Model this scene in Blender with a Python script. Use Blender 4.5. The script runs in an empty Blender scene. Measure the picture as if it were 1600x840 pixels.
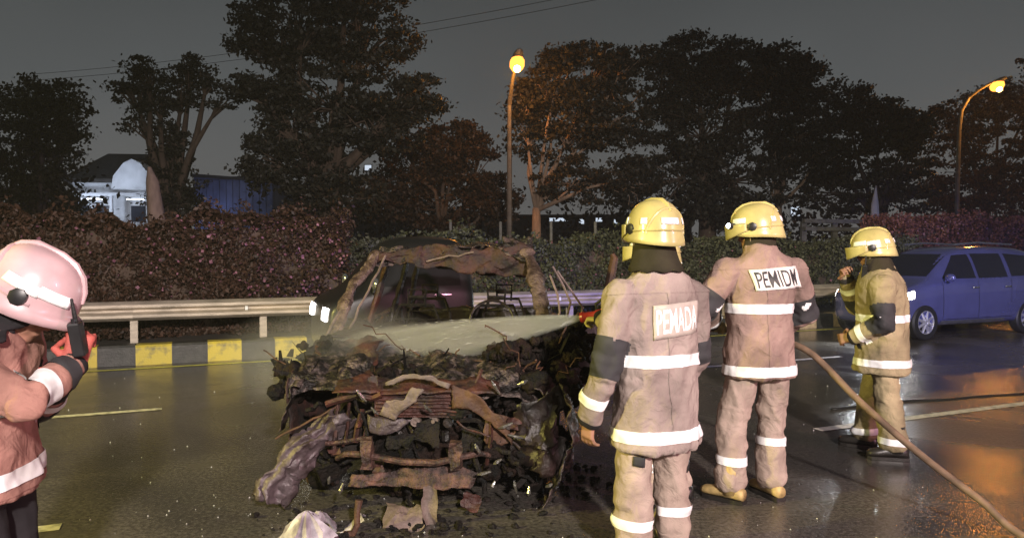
import bpy, bmesh, math, random
import numpy as np
from mathutils import Vector, Matrix, noise
from mathutils.bvhtree import BVHTree

random.seed(7)
rng = np.random.default_rng(11)
SC = bpy.context.scene
COL = SC.collection
R = math.radians

# ------------------------------------------------------------------ camera
F = 1155.0                       # focal length in pixels of the 1600 px wide photograph
PITCH = math.atan(30 / F)        # horizon sits 30 px above the middle
CAMZ = 1.6
cam = bpy.data.cameras.new('camera')
cam.sensor_width = 36
cam.lens = F / 1600 * 36
cam.clip_start = 0.05
cam.clip_end = 2000
camo = bpy.data.objects.new('camera', cam)
COL.objects.link(camo)
camo.location = (0, 0, CAMZ)
camo.rotation_euler = (math.pi / 2 - PITCH, 0, 0)
SC.camera = camo

# ------------------------------------------------------------------ sky (night, light-polluted)
world = bpy.data.worlds.new('World')
SC.world = world
world.use_nodes = True
wn = world.node_tree.nodes
wl = world.node_tree.links
wn.clear()
wo = wn.new('ShaderNodeOutputWorld')
bg = wn.new('ShaderNodeBackground')
tc = wn.new('ShaderNodeTexCoord')
sx = wn.new('ShaderNodeSeparateXYZ')
ramp = wn.new('ShaderNodeValToRGB')
ramp.color_ramp.elements[0].position = 0.0
ramp.color_ramp.elements[0].color = (0.118, 0.114, 0.110, 1)
ramp.color_ramp.elements[1].position = 0.45
ramp.color_ramp.elements[1].color = (0.026, 0.029, 0.030, 1)
e = ramp.color_ramp.elements.new(0.2)
e.color = (0.066, 0.071, 0.073, 1)
nz = wn.new('ShaderNodeTexNoise')
nz.inputs['Scale'].default_value = 2.2
nz.inputs['Detail'].default_value = 3
mp = wn.new('ShaderNodeMapRange')
mp.inputs['To Min'].default_value = 0.7
mp.inputs['To Max'].default_value = 1.3
mul = wn.new('ShaderNodeVectorMath')
mul.operation = 'SCALE'
wl.new(tc.outputs['Generated'], sx.inputs[0])
wl.new(sx.outputs['Z'], ramp.inputs[0])
wl.new(tc.outputs['Generated'], nz.inputs['Vector'])
wl.new(nz.outputs[0], mp.inputs[0])
wl.new(ramp.outputs[0], mul.inputs[0])
wl.new(mp.outputs[0], mul.inputs['Scale'])
wl.new(mul.outputs[0], bg.inputs[0])
bg.inputs[1].default_value = 1.32
wl.new(bg.outputs[0], wo.inputs[0])

# ------------------------------------------------------------------ exposure
SC.view_settings.view_transform = 'Standard'
SC.view_settings.look = 'None'
SC.view_settings.exposure = 0.0
SC.view_settings.gamma = 1.0
SC.render.film_transparent = False
SC.cycles.use_denoising = True
SC.cycles.max_bounces = 6
SC.cycles.diffuse_bounces = 2
SC.cycles.glossy_bounces = 3
SC.cycles.transparent_max_bounces = 8
SC.cycles.volume_bounces = 0
SC.cycles.sample_clamp_indirect = 3.0


# ------------------------------------------------------------------ lamps of the emergency vehicles behind the camera
def spot(name, loc, target, power, color, angle, radius=0.25, blend=0.6):
    l = bpy.data.lights.new(name, 'SPOT')
    l.energy = power
    l.color = color
    l.spot_size = R(angle)
    l.spot_blend = blend
    l.shadow_soft_size = radius
    o = bpy.data.objects.new(name, l)
    COL.objects.link(o)
    o.location = loc
    o.rotation_euler = (Vector(target) - Vector(loc)).to_track_quat('-Z', 'Y').to_euler()
    return o


spot('fire_engine_floodlight', (3.6, -10.0, 6.6), (1.3, 6.4, 0.0), 17000, (1.0, 0.88, 0.83), 60, 0.35, 0.5)
spot('amber_floodlight', (-10.0, 0.5, 4.4), (0.6, 6.8, 0.2), 5600, (1.0, 0.88, 0.22), 66, 0.3)
spot('pink_beacon', (8.5, -1.0, 3.4), (0.0, 4.4, 0.5), 1500, (1.0, 0.42, 0.58), 52, 0.3)
spot('blue_beacon', (11.5, 7.2, 1.7), (1.0, 12.6, 0.85), 2600, (0.16, 0.14, 1.0), 30, 0.2)
spot('blue_beacon', (4.2, 1.0, 2.6), (9.5, 13.2, 1.0), 5000, (0.18, 0.22, 1.0), 26, 0.2)


# ------------------------------------------------------------------ layout helpers
def Wp(px, py, d):
    """world point on the line of sight through a photograph pixel at depth d (metres along +Y)"""
    rx = (px - 800) / F
    rz = -(py - 420) / F
    ca, sa = math.cos(PITCH), math.sin(PITCH)
    v = Vector((rx, ca + rz * sa, -sa + rz * ca))
    v *= d / v.y
    return Vector((v.x, v.y, v.z + CAMZ))


def Gp(px, py):
    a = Wp(px, py, 1.0)
    t = CAMZ / (CAMZ - a.z)
    return Vector((a.x * t, t, 0))


U = Vector((0.918, 0.396, 0)).normalized()     # along the road, to the right and away
N = Vector((-0.396, 0.918, 0)).normalized()    # across the road, away from the camera
ROADANG = math.atan2(U.y, U.x)


def RD(s, n, z=0.0):
    return U * s + N * n + Vector((0, 0, z))


# ------------------------------------------------------------------ object helpers
def tag(o, label=None, cat=None, group=None, kind=None):
    if label: o['label'] = label
    if cat: o['category'] = cat
    if group: o['group'] = group
    if kind: o['kind'] = kind
    return o


def thing(name, label, cat, loc=(0, 0, 0), rz=0.0, group=None, kind=None):
    o = bpy.data.objects.new(name, None)
    COL.objects.link(o)
    o.location = loc
    o.rotation_euler = (0, 0, rz)
    o.empty_display_size = 0.1
    return tag(o, label, cat, group, kind)


class MB:
    def __init__(s):
        s.v, s.f, s.m = [], [], []

    def add(s, vs, fs, mi=0):
        b = len(s.v)
        s.v.extend([tuple(v) for v in vs])
        s.f.extend([tuple(i + b for i in f) for f in fs])
        s.m.extend([mi] * len(fs))

    def box(s, c, size, rot=None, mi=0):
        hx, hy, hz = [q / 2 for q in size]
        vs = [Vector((x, y, z)) for x in (-hx, hx) for y in (-hy, hy) for z in (-hz, hz)]
        M = rot if rot is not None else Matrix.Identity(3)
        vs = [M @ v + Vector(c) for v in vs]
        s.add(vs, [(0, 1, 3, 2), (4, 6, 7, 5), (0, 4, 5, 1), (2, 3, 7, 6), (0, 2, 6, 4), (1, 5, 7, 3)], mi)

    def bar(s, a, b, w, h=None, mi=0, up=(0, 0, 1)):
        a, b = Vector(a), Vector(b)
        h = h or w
        d = (b - a)
        L = d.length
        d.normalize()
        up = Vector(up)
        if abs(d.dot(up)) > 0.97: up = Vector((1, 0, 0))
        x = d.cross(up).normalized()
        z = x.cross(d)
        s.box((a + b) / 2, (w, L, h), Matrix((x, d, z)).transposed(), mi)

    def tube(s, pts, rad, n=8, mi=0, caps=True, squash=1.0):
        pts = [Vector(p) for p in pts]
        if not hasattr(rad, '__len__'): rad = [rad] * len(pts)
        rings = []
        t0 = (pts[1] - pts[0]).normalized()
        ref = Vector((0, 0, 1)) if abs(t0.z) < 0.9 else Vector((1, 0, 0))
        x = t0.cross(ref).normalized()
        for i, p in enumerate(pts):
            t = (pts[min(i + 1, len(pts) - 1)] - pts[max(i - 1, 0)]).normalized()
            x = (x - t * x.dot(t)).normalized()
            y = t.cross(x)
            rings.append([p + x * math.cos(2 * math.pi * k / n) * rad[i] + y * math.sin(2 * math.pi * k / n) * rad[i] * squash
                          for k in range(n)])
        s.rings(rings, caps, mi)

    def rings(s, rings, caps=True, mi=0, closed=True):
        n = len(rings[0])
        vs = [v for r in rings for v in r]
        fs = []
        for i in range(len(rings) - 1):
            for k in range(n if closed else n - 1):
                fs.append((i * n + k, i * n + (k + 1) % n, (i + 1) * n + (k + 1) % n, (i + 1) * n + k))
        if caps and closed:
            fs.append(tuple(reversed(range(n))))
            fs.append(tuple((len(rings) - 1) * n + k for k in range(n)))
        s.add(vs, fs, mi)

    def ball(s, c, r, nu=14, nv=9, rot=None, mi=0):
        if not hasattr(r, '__len__'): r = (r, r, r)
        M = rot if rot is not None else Matrix.Identity(3)
        c = Vector(c)
        vs = [c + M @ Vector((0, 0, r[2]))]
        for j in range(1, nv):
            a = math.pi * j / nv
            for k in range(nu):
                b = 2 * math.pi * k / nu
                vs.append(c + M @ Vector((r[0] * math.sin(a) * math.cos(b), r[1] * math.sin(a) * math.sin(b), r[2] * math.cos(a))))
        vs.append(c - M @ Vector((0, 0, r[2])))
        fs = [(0, 1 + k, 1 + (k + 1) % nu) for k in range(nu)]
        for j in range(nv - 2):
            for k in range(nu):
                a, b = 1 + j * nu + k, 1 + j * nu + (k + 1) % nu
                fs.append((a, a + nu, b + nu, b))
        L = len(vs) - 1
        fs += [(L, 1 + (nv - 2) * nu + (k + 1) % nu, 1 + (nv - 2) * nu + k) for k in range(nu)]
        s.add(vs, fs, mi)

    def capsule(s, pts, rad, n=14, mi=0):
        """overlapping tube and balls, for the voxel union"""
        if not hasattr(rad, '__len__'): rad = [rad] * len(pts)
        s.tube(pts, rad, n, mi)
        for p, r in zip(pts, rad): s.ball(p, r, n, 8, mi=mi)

    def grid(s, fn, nu, nv, mi=0):
        vs = [fn(i / nu, j / nv) for j in range(nv + 1) for i in range(nu + 1)]
        fs = [(j * (nu + 1) + i, j * (nu + 1) + i + 1, (j + 1) * (nu + 1) + i + 1, (j + 1) * (nu + 1) + i)
              for j in range(nv) for i in range(nu)]
        s.add(vs, fs, mi)

    def mesh(s, name):
        me = bpy.data.meshes.new(name)
        me.from_pydata(s.v, [], s.f)
        me.polygons.foreach_set('material_index', s.m)
        me.update()
        return me


def link(name, me, mats, parent=None, smooth=True, fix=True):
    o = bpy.data.objects.new(name, me)
    COL.objects.link(o)
    if not hasattr(mats, '__len__'): mats = [mats]
    for m in mats: me.materials.append(m)
    if fix:
        bm = bmesh.new()
        bm.from_mesh(me)
        bmesh.ops.recalc_face_normals(bm, faces=bm.faces)
        bm.to_mesh(me)
        bm.free()
    if smooth:
        me.polygons.foreach_set('use_smooth', [True] * len(me.polygons))
        if smooth == 'auto':
            me.set_sharp_from_angle(angle=R(35))
    if parent is not None: o.parent = parent
    return o


def obj(name, mb, mats, parent=None, smooth='auto', thick=0.0, sub=0):
    me = mb.mesh(name)
    o = link(name, me, mats, parent, smooth)
    if sub:
        m = o.modifiers.new('s', 'SUBSURF')
        m.levels = m.render_levels = sub
        bake(o)
    if thick:
        m = o.modifiers.new('t', 'SOLIDIFY')
        m.thickness = thick
        m.offset = 0
        bake(o)
    return o


def bake(o):
    dg = bpy.context.evaluated_depsgraph_get()
    dg.update()
    me = bpy.data.meshes.new_from_object(o.evaluated_get(dg))
    o.modifiers.clear()
    old = o.data
    o.data = me
    bpy.data.meshes.remove(old)
    return o


def remesh(mb, vox, smooth=4):
    me = mb.mesh('tmp')
    o = bpy.data.objects.new('tmp', me)
    COL.objects.link(o)
    m = o.modifiers.new('r', 'REMESH')
    m.mode = 'VOXEL'
    m.voxel_size = vox
    if smooth:
        q = o.modifiers.new('q', 'SMOOTH')
        q.iterations = smooth
        q.factor = 0.5
    bake(o)
    out = o.data
    bpy.data.objects.remove(o)
    return out


def displace(me, fn):
    n = len(me.vertices)
    co = np.empty(n * 3, np.float32)
    no = np.empty(n * 3, np.float32)
    me.vertices.foreach_get('co', co)
    me.vertex_normals.foreach_get('vector', no)
    co = co.reshape(-1, 3)
    no = no.reshape(-1, 3)
    d = np.array([fn(Vector(c)) for c in co.tolist()], np.float32)
    co += no * d[:, None]
    me.vertices.foreach_set('co', co.ravel())
    me.update()


def bvh_of(me):
    bm = bmesh.new()
    bm.from_mesh(me)
    t = BVHTree.FromBMesh(bm)
    bm.free()
    return t


def fbm(p, sc, oct=3, seed=0.0):
    return noise.fractal(Vector(p) * sc + Vector((seed, seed * 1.7, -seed)), 0.9, 2.1, oct)


def cut_band(me, co, no, width, keep, off=0.004, thick=0.003):
    """a strip of an existing cloth surface between two planes, lifted a little off it"""
    bm = bmesh.new()
    bm.from_mesh(me)
    no = Vector(no).normalized()
    co = Vector(co)
    g = bm.verts[:] + bm.edges[:] + bm.faces[:]
    bmesh.ops.bisect_plane(bm, geom=g, plane_co=co + no * width / 2, plane_no=no, clear_outer=True)
    g = bm.verts[:] + bm.edges[:] + bm.faces[:]
    bmesh.ops.bisect_plane(bm, geom=g, plane_co=co - no * width / 2, plane_no=-no, clear_outer=True)
    kill = [f for f in bm.faces if not keep(f.calc_center_median())]
    bmesh.ops.delete(bm, geom=kill, context='FACES')
    bm.normal_update()
    for v in bm.verts: v.co += v.normal * off
    out = bpy.data.meshes.new('band')
    bm.to_mesh(out)
    bm.free()
    return out


def patch(tree, corners, direction, off, nu=12, nv=6):
    """a sheet projected onto a surface along a direction; corners bl, br, tr, tl"""
    bl, br, tr, tl = [Vector(c) for c in corners]
    d = Vector(direction).normalized()

    def fn(u, v):
        p = bl.lerp(br, u).lerp(tl.lerp(tr, u), v)
        h, nn, i, dist = tree.ray_cast(p - d * 2, d)
        return (h if h is not None else p) - d * off
    m = MB()
    m.grid(fn, nu, nv)
    return m


# ------------------------------------------------------------------ materials
def mat(name, color, rough=0.6, metal=0.0, var=0.25, scale=8.0, bump=0.0, bscale=60.0, col2=None, spec=0.5, coat=0.0,
        emit=None, estr=0.0, wrinkle=0.0, detail=5.0, stretch=None, contrast=(0.35, 0.65)):
    m = bpy.data.materials.new(name)
    m.use_nodes = True
    nt = m.node_tree
    b = nt.nodes['Principled BSDF']
    b.inputs['Roughness'].default_value = rough
    b.inputs['Metallic'].default_value = metal
    b.inputs['Specular IOR Level'].default_value = spec
    b.inputs['Coat Weight'].default_value = coat
    if emit:
        b.inputs['Emission Color'].default_value = (*emit, 1)
        b.inputs['Emission Strength'].default_value = estr
    t = nt.nodes.new('ShaderNodeTexCoord')
    src = t.outputs['Object']
    if stretch:
        mm = nt.nodes.new('ShaderNodeMapping')
        mm.inputs['Scale'].default_value = stretch
        nt.links.new(src, mm.inputs[0])
        src = mm.outputs[0]
    n1 = nt.nodes.new('ShaderNodeTexNoise')
    n1.inputs['Scale'].default_value = scale
    n1.inputs['Detail'].default_value = detail
    nt.links.new(src, n1.inputs['Vector'])
    r = nt.nodes.new('ShaderNodeValToRGB')
    c2 = col2 or tuple(max(0, c * (1 - var)) for c in color)
    c1 = color if col2 else tuple(min(1, c * (1 + var * 0.6)) for c in color)
    r.color_ramp.elements[0].position = contrast[0]
    r.color_ramp.elements[0].color = (*c2, 1)
    r.color_ramp.elements[1].position = contrast[1]
    r.color_ramp.elements[1].color = (*c1, 1)
    nt.links.new(n1.outputs[0], r.inputs[0])
    nt.links.new(r.outputs[0], b.inputs['Base Color'])
    if bump:
        n2 = nt.nodes.new('ShaderNodeTexNoise')
        n2.inputs['Scale'].default_value = bscale
        n2.inputs['Detail'].default_value = 4
        nt.links.new(src, n2.inputs['Vector'])
        bp = nt.nodes.new('ShaderNodeBump')
        bp.inputs['Strength'].default_value = bump
        bp.inputs['Distance'].default_value = 0.02
        nt.links.new(n2.outputs[0], bp.inputs['Height'])
        nt.links.new(bp.outputs[0], b.inputs['Normal'])
        if wrinkle:
            n3 = nt.nodes.new('ShaderNodeTexNoise')
            n3.inputs['Scale'].default_value = 11
            n3.inputs['Detail'].default_value = 3
            n3.inputs['Distortion'].default_value = 1.6
            nt.links.new(t.outputs['Object'], n3.inputs['Vector'])
            b2_ = nt.nodes.new('ShaderNodeBump')
            b2_.inputs['Strength'].default_value = wrinkle
            b2_.inputs['Distance'].default_value = 0.03
            nt.links.new(n3.outputs[0], b2_.inputs['Height'])
            nt.links.new(b2_.outputs[0], bp.inputs['Normal'])
    return m


def leaf_mat(name, c1, c2, rough=0.55):
    m = bpy.data.materials.new(name)
    m.use_nodes = True
    nt = m.node_tree
    b = nt.nodes['Principled BSDF']
    b.inputs['Roughness'].default_value = rough
    b.inputs['Specular IOR Level'].default_value = 0.3
    g = nt.nodes.new('ShaderNodeNewGeometry')
    r = nt.nodes.new('ShaderNodeValToRGB')
    r.color_ramp.elements[0].color = (*c1, 1)
    r.color_ramp.elements[1].color = (*c2, 1)
    nt.links.new(g.outputs['Random Per Island'], r.inputs[0])
    nt.links.new(r.outputs[0], b.inputs['Base Color'])
    return m


def emis(name, color, strength):
    m = bpy.data.materials.new(name)
    m.use_nodes = True
    nt = m.node_tree
    nt.nodes.clear()
    o = nt.nodes.new('ShaderNodeOutputMaterial')
    e = nt.nodes.new('ShaderNodeEmission')
    e.inputs[0].default_value = (*color, 1)
    e.inputs[1].default_value = strength
    nt.links.new(e.outputs[0], o.inputs[0])
    return m


M = {}
M['bark'] = mat('bark', (0.10, 0.07, 0.05), 0.9, bump=0.6, bscale=14, stretch=(1, 1, 0.25))
M['bark_pale'] = mat('bark_pale', (0.34, 0.24, 0.17), 0.9, bump=0.5, bscale=12, stretch=(1, 1, 0.3))
M['leaf_dark'] = leaf_mat('leaf_dark', (0.014, 0.014, 0.010), (0.034, 0.031, 0.020))
M['leaf_brown'] = leaf_mat('leaf_brown', (0.026, 0.016, 0.010), (0.055, 0.034, 0.020))
M['leaf_olive'] = leaf_mat('leaf_olive', (0.022, 0.020, 0.012), (0.055, 0.045, 0.025))
M['hedge_red'] = leaf_mat('hedge_red', (0.024, 0.014, 0.009), (0.085, 0.046, 0.028))
M['hedge_green'] = leaf_mat('hedge_green', (0.035, 0.040, 0.022), (0.11, 0.115, 0.07))
M['hedge_pink_lit'] = leaf_mat('hedge_pink_lit', (0.08, 0.03, 0.024), (0.26, 0.11, 0.085))  # reddish leaves, brightened in colour to stand for lamp light on them
M['flower'] = leaf_mat('flower', (0.14, 0.05, 0.08), (0.36, 0.17, 0.22))
M['soil'] = mat('soil', (0.055, 0.045, 0.032), 0.95, bump=0.8, bscale=12, scale=3)
M['ground'] = mat('ground', (0.05, 0.045, 0.03), 0.95, bump=0.5, bscale=3, scale=0.4)
M['steel'] = mat('galvanised_steel', (0.50, 0.43, 0.34), 0.5, 0.35, var=0.3, scale=3, bump=0.05, stretch=(1, 1, 4))
M['kerb_yellow'] = mat('kerb_yellow', (0.58, 0.46, 0.05), 0.5, scale=7, col2=(0.20, 0.17, 0.07), contrast=(0.30, 0.48), bump=0.2, bscale=40)
M['kerb_dark'] = mat('kerb_dark', (0.045, 0.045, 0.04), 0.5, var=0.4, scale=9, bump=0.2, bscale=40)
M['kerb_yellow_lit'] = mat('kerb_yellow_lit', (0.55, 0.42, 0.28), 0.6, var=0.3, scale=9, bump=0.2, bscale=40)  # yellow blocks under white light, their cream look put into the colour
M['concrete'] = mat('concrete', (0.22, 0.21, 0.19), 0.85, var=0.3, scale=5, bump=0.2)
M['paint'] = mat('road_paint', (0.5, 0.47, 0.38), 0.5, var=0.5, scale=14, contrast=(0.3, 0.55))
M['paint_yellow_sheen'] = mat('road_paint_yellow_sheen', (0.62, 0.60, 0.10), 0.45, var=0.35, scale=10, contrast=(0.3, 0.55))  # yellow line paint, raised in colour to imitate glow below the kerb
M['white_wall'] = mat('white_wall', (0.62, 0.64, 0.68), 0.8, var=0.15, scale=2)
M['roof_dark'] = mat('roof_dark', (0.04, 0.035, 0.033), 0.8, scale=4)
M['blue_wall'] = mat('blue_wall', (0.10, 0.125, 0.23), 0.7, var=0.3, scale=1.5)
M['window_lit'] = emis('window_lit', (0.75, 0.85, 1.0), 0.9)
M['window_dark'] = mat('window_dark', (0.03, 0.035, 0.05), 0.15, scale=2)
M['pole'] = mat('lamp_pole', (0.15, 0.14, 0.125), 0.5, 0.3, scale=6)
M['bulb'] = emis('sodium_bulb', (1.0, 0.36, 0.05), 3.2)
M['arc'] = emis('sodium_arc', (1.0, 0.55, 0.15), 40)
M['black_rubber'] = mat('black_rubber', (0.012, 0.012, 0.012), 0.55, scale=20, bump=0.2)
M['black_plastic'] = mat('black_plastic', (0.015, 0.015, 0.016), 0.4, scale=20)
# firefighters
M['coat'] = mat('turnout_cloth', (0.325, 0.26, 0.23), 0.85, var=0.42, scale=3.2, detail=7, bump=0.22, bscale=420, spec=0.2, wrinkle=.55)
M['coat_red'] = mat('turnout_cloth_red', (0.31, 0.215, 0.18), 0.85, var=0.42, scale=3.2, detail=7, bump=0.22, bscale=420, spec=0.2, wrinkle=.55)
M['coat_orange'] = mat('turnout_cloth_orange', (0.38, 0.20, 0.16), 0.85, var=0.42, scale=3.2, detail=7, bump=0.22, bscale=420, spec=0.2, wrinkle=.42)
M['coat_khaki'] = mat('turnout_cloth_khaki', (0.33, 0.27, 0.16), 0.85, var=0.42, scale=3.2, detail=7, bump=0.22, bscale=420, spec=0.2, wrinkle=.55)
M['trouser'] = mat('turnout_trousers', (0.36, 0.28, 0.23), 0.85, var=0.25, scale=6, bump=0.18, bscale=420, spec=0.2, wrinkle=.55)
M['dark_cloth'] = mat('dark_cloth', (0.022, 0.020, 0.022), 0.9, var=0.3, scale=7, bump=0.15, bscale=300, spec=0.2)
M['hood'] = mat('neck_hood', (0.035, 0.030, 0.018), 0.9, var=0.3, scale=7, bump=0.15, bscale=300, spec=0.2)
M['pad'] = mat('elbow_pad', (0.035, 0.035, 0.037), 0.8, var=0.3, scale=9, bump=0.2, bscale=200)
M['tape'] = mat('reflective_tape', (0.93, 0.93, 0.90), 0.35, var=0.22, scale=12, spec=0.8)
M['tape_edge'] = mat('tape_edge', (0.55, 0.52, 0.12), 0.6, scale=30)
M['helmet'] = mat('helmet_shell', (0.56, 0.48, 0.20), 0.3, var=0.28, scale=5, coat=0.3)
M['helmet_pink_lit'] = mat('helmet_shell_pink_lit', (0.54, 0.37, 0.38), 0.32, var=0.25, scale=5, coat=0.3)  # the pink light on this shell is mixed into its colour
M['visor'] = mat('face_shield', (0.26, 0.075, 0.10), 0.15, var=0.1, scale=4, coat=0.5)
M['skin'] = mat('skin', (0.33, 0.17, 0.115), 0.55, var=0.15, scale=12, bump=0.05, bscale=120)
M['glove_red'] = mat('glove_red', (0.42, 0.09, 0.07), 0.7, var=0.3, scale=14, bump=0.2, bscale=160)
M['glove_tan'] = mat('glove_tan', (0.48, 0.40, 0.16), 0.8, var=0.3, scale=14, bump=0.2, bscale=160)
M['boot'] = mat('boot_leather', (0.02, 0.018, 0.016), 0.4, var=0.3, scale=14)
M['boot_tan'] = mat('boot_tan', (0.42, 0.30, 0.12), 0.6, var=0.35, scale=18)
M['patch'] = mat('patch_white', (0.82, 0.80, 0.74), 0.5, var=0.12, scale=16)
M['patch_pale'] = mat('patch_pale', (0.46, 0.40, 0.345), 0.5, var=0.12, scale=16)
M['ink'] = mat('ink_black', (0.05, 0.05, 0.05), 0.6, var=0.6, scale=30)
M['ink_pale'] = mat('ink_pale', (0.92, 0.92, 0.90), 0.3, var=0.15, scale=30)
M['ink_grey'] = mat('ink_grey', (0.42, 0.42, 0.38), 0.6, var=0.4, scale=30)
M['eye'] = mat('eye', (0.05, 0.04, 0.035), 0.2)
M['led'] = emis('led', (0.85, 0.93, 1.0), 12)
M['nozzle_red'] = mat('nozzle_red', (0.35, 0.03, 0.03), 0.35, var=0.3, scale=20)
M['brass'] = mat('brass', (0.45, 0.33, 0.14), 0.35, 0.8, scale=20)
M['hose'] = mat('hose', (0.17, 0.11, 0.065), 0.75, var=0.35, scale=14, bump=0.3, bscale=220)
# wreck
M['burnt'] = mat('burnt_metal', (0.022, 0.012, 0.010), 0.45, 0.2, scale=6, col2=(0.012, 0.010, 0.009), bump=0.5, bscale=24, contrast=(0.4, 0.7))
M['rust'] = mat('rusted_metal', (0.075, 0.022, 0.015), 0.6, 0.1, scale=9, col2=(0.020, 0.009, 0.007), bump=0.6, bscale=40, contrast=(0.38, 0.66))
M['burnt_red'] = mat('burnt_red', (0.052, 0.017, 0.012), 0.7, 0.1, scale=8, col2=(0.010, 0.006, 0.005), bump=0.6, bscale=40, contrast=(0.36, 0.68))
M['charred_metal'] = mat('charred_metal', (0.17, 0.125, 0.11), 0.5, 0.25, scale=17, col2=(0.010, 0.007, 0.006), bump=0.9, bscale=55, detail=9, contrast=(0.46, 0.72))
M['pillar_metal'] = mat('pillar_metal', (0.155, 0.105, 0.09), 0.5, 0.2, scale=14, col2=(0.040, 0.022, 0.018), bump=0.9, bscale=55, detail=9, contrast=(0.36, 0.62))
M['rust_pale'] = mat('pale_rust', (0.135, 0.066, 0.050), 0.6, 0.1, scale=15, col2=(0.022, 0.011, 0.009), bump=0.8, bscale=60, detail=9, contrast=(0.40, 0.68))
M['ash'] = mat('ash_grey_panel', (0.095, 0.072, 0.077), 0.5, 0.2, scale=7, col2=(0.035, 0.022, 0.022), bump=0.4, bscale=40, contrast=(0.36, 0.58))
M['ash_tan'] = mat('ash_tan_panel', (0.10, 0.046, 0.025), 0.7, 0.05, scale=9, col2=(0.045, 0.02, 0.011), bump=0.5, bscale=40)
M['char'] = mat('char', (0.013, 0.009, 0.007), 0.7, scale=14, col2=(0.003, 0.003, 0.003), bump=0.9, bscale=50, spec=0.22)
M['burnt_foam'] = mat('burnt_foam', (0.020, 0.0095, 0.0065), 0.7, scale=9, col2=(0.004, 0.0035, 0.003), spec=0.22, bump=1.0, bscale=70, contrast=(0.4, 0.68))
M['pale'] = mat('pale_scrap', (0.19, 0.14, 0.12), 0.65, scale=10, col2=(0.10, 0.075, 0.06), bump=0.4, bscale=50)
M['plastic_white'] = mat('white_plastic', (0.48, 0.44, 0.47), 0.4, scale=10, col2=(0.18, 0.15, 0.17), bump=0.3, bscale=30)
M['black_gloss'] = mat('burnt_black_paint', (0.014, 0.013, 0.013), 0.38, 0.2, scale=8, bump=0.35, bscale=9)
M['scrap_shiny'] = mat('glint_metal', (0.5, 0.48, 0.46), 0.25, 0.9, scale=12, bump=0.3, bscale=30)
M['glass_sparkle_bits'] = mat('glass_sparkle_bits', (0.75, 0.75, 0.72), 0.15, 0.3, scale=40)
# vehicles
M['car_blue'] = mat('blue_paint', (0.13, 0.14, 0.34), 0.16, 0.55, var=0.1, scale=3, coat=1.0)
M['car_black'] = mat('black_paint', (0.008, 0.008, 0.009), 0.4, 0.0, var=0.1, scale=3, coat=0.2)
M['glass'] = mat('tinted_glass', (0.012, 0.013, 0.018), 0.08, 0.0, var=0.1, scale=3, spec=0.8)
M['glass_dark'] = mat('dark_glass', (0.008, 0.008, 0.010), 0.3, spec=0.25)
M['rim'] = mat('alloy', (0.62, 0.62, 0.64), 0.32, 0.7, var=0.1, scale=10)
M['headlight'] = emis('headlight', (1.0, 0.95, 0.88), 14)
M['chrome'] = mat('chrome', (0.6, 0.62, 0.65), 0.15, 0.9, scale=10)


def road_material():
    m = bpy.data.materials.new('wet_asphalt')
    m.use_nodes = True
    nt = m.node_tree
    L = nt.links
    b = nt.nodes['Principled BSDF']
    t = nt.nodes.new('ShaderNodeTexCoord')

    def tex(scale, detail=4, dist=0.0):
        n = nt.nodes.new('ShaderNodeTexNoise')
        n.inputs['Scale'].default_value = scale
        n.inputs['Detail'].default_value = detail
        n.inputs['Distortion'].default_value = dist
        L.new(t.outputs['Object'], n.inputs['Vector'])
        return n.outputs[0]

    def rng_(src, a, b_, c, d):
        q = nt.nodes.new('ShaderNodeMapRange')
        for k, v in zip(('From Min', 'From Max', 'To Min', 'To Max'), (a, b_, c, d)): q.inputs[k].default_value = v
        L.new(src, q.inputs[0])
        return q.outputs[0]
    big = tex(0.55, 4, 0.8)
    wet = rng_(big, 0.34, 0.58, 0.0, 1.0)
    fine = tex(95, 2)
    agg = tex(38, 3)
    cr = nt.nodes.new('ShaderNodeValToRGB')
    cr.color_ramp.elements[0].position = 0.3
    cr.color_ramp.elements[0].color = (0.040, 0.036, 0.031, 1)
    cr.color_ramp.elements[1].position = 0.72
    cr.color_ramp.elements[1].color = (0.120, 0.112, 0.100, 1)
    L.new(agg, cr.inputs[0])
    patchy = nt.nodes.new('ShaderNodeMix')
    patchy.data_type = 'RGBA'
    patchy.blend_type = 'MULTIPLY'
    patchy.inputs[0].default_value = 1.0
    pr = nt.nodes.new('ShaderNodeValToRGB')
    pr.color_ramp.elements[0].position = 0.35
    pr.color_ramp.elements[0].color = (1.2, 1.15, 1.1, 1)
    pr.color_ramp.elements[1].position = 0.65
    pr.color_ramp.elements[1].color = (0.6, 0.6, 0.62, 1)
    L.new(big, pr.inputs[0])
    L.new(cr.outputs[0], patchy.inputs[6])
    L.new(pr.outputs[0], patchy.inputs[7])
    L.new(patchy.outputs[2], b.inputs['Base Color'])
    rough = rng_(wet, 0, 1, 0.36, 0.10)
    L.new(rough, b.inputs['Roughness'])
    b.inputs['Specular IOR Level'].default_value = 0.55
    mixh = nt.nodes.new('ShaderNodeMath')
    mixh.operation = 'ADD'
    L.new(rng_(fine, 0, 1, 0, 0.5), mixh.inputs[0])
    L.new(agg, mixh.inputs[1])
    bp = nt.nodes.new('ShaderNodeBump')
    bp.inputs['Distance'].default_value = 0.006
    L.new(rng_(wet, 0, 1, 0.85, 0.42), bp.inputs['Strength'])
    L.new(mixh.outputs[0], bp.inputs['Height'])
    L.new(bp.outputs[0], b.inputs['Normal'])
    return m


M['road'] = road_material()


# ------------------------------------------------------------------ the setting
def sheet(name, pts, z, m, parent=None, label=None):
    b = MB()
    b.add([(p.x, p.y, z) for p in pts], [tuple(range(len(pts)))])
    o = obj(name, b, m, parent, smooth=False)
    if parent is None: tag(o, label, None, None, 'structure')
    return o


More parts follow.
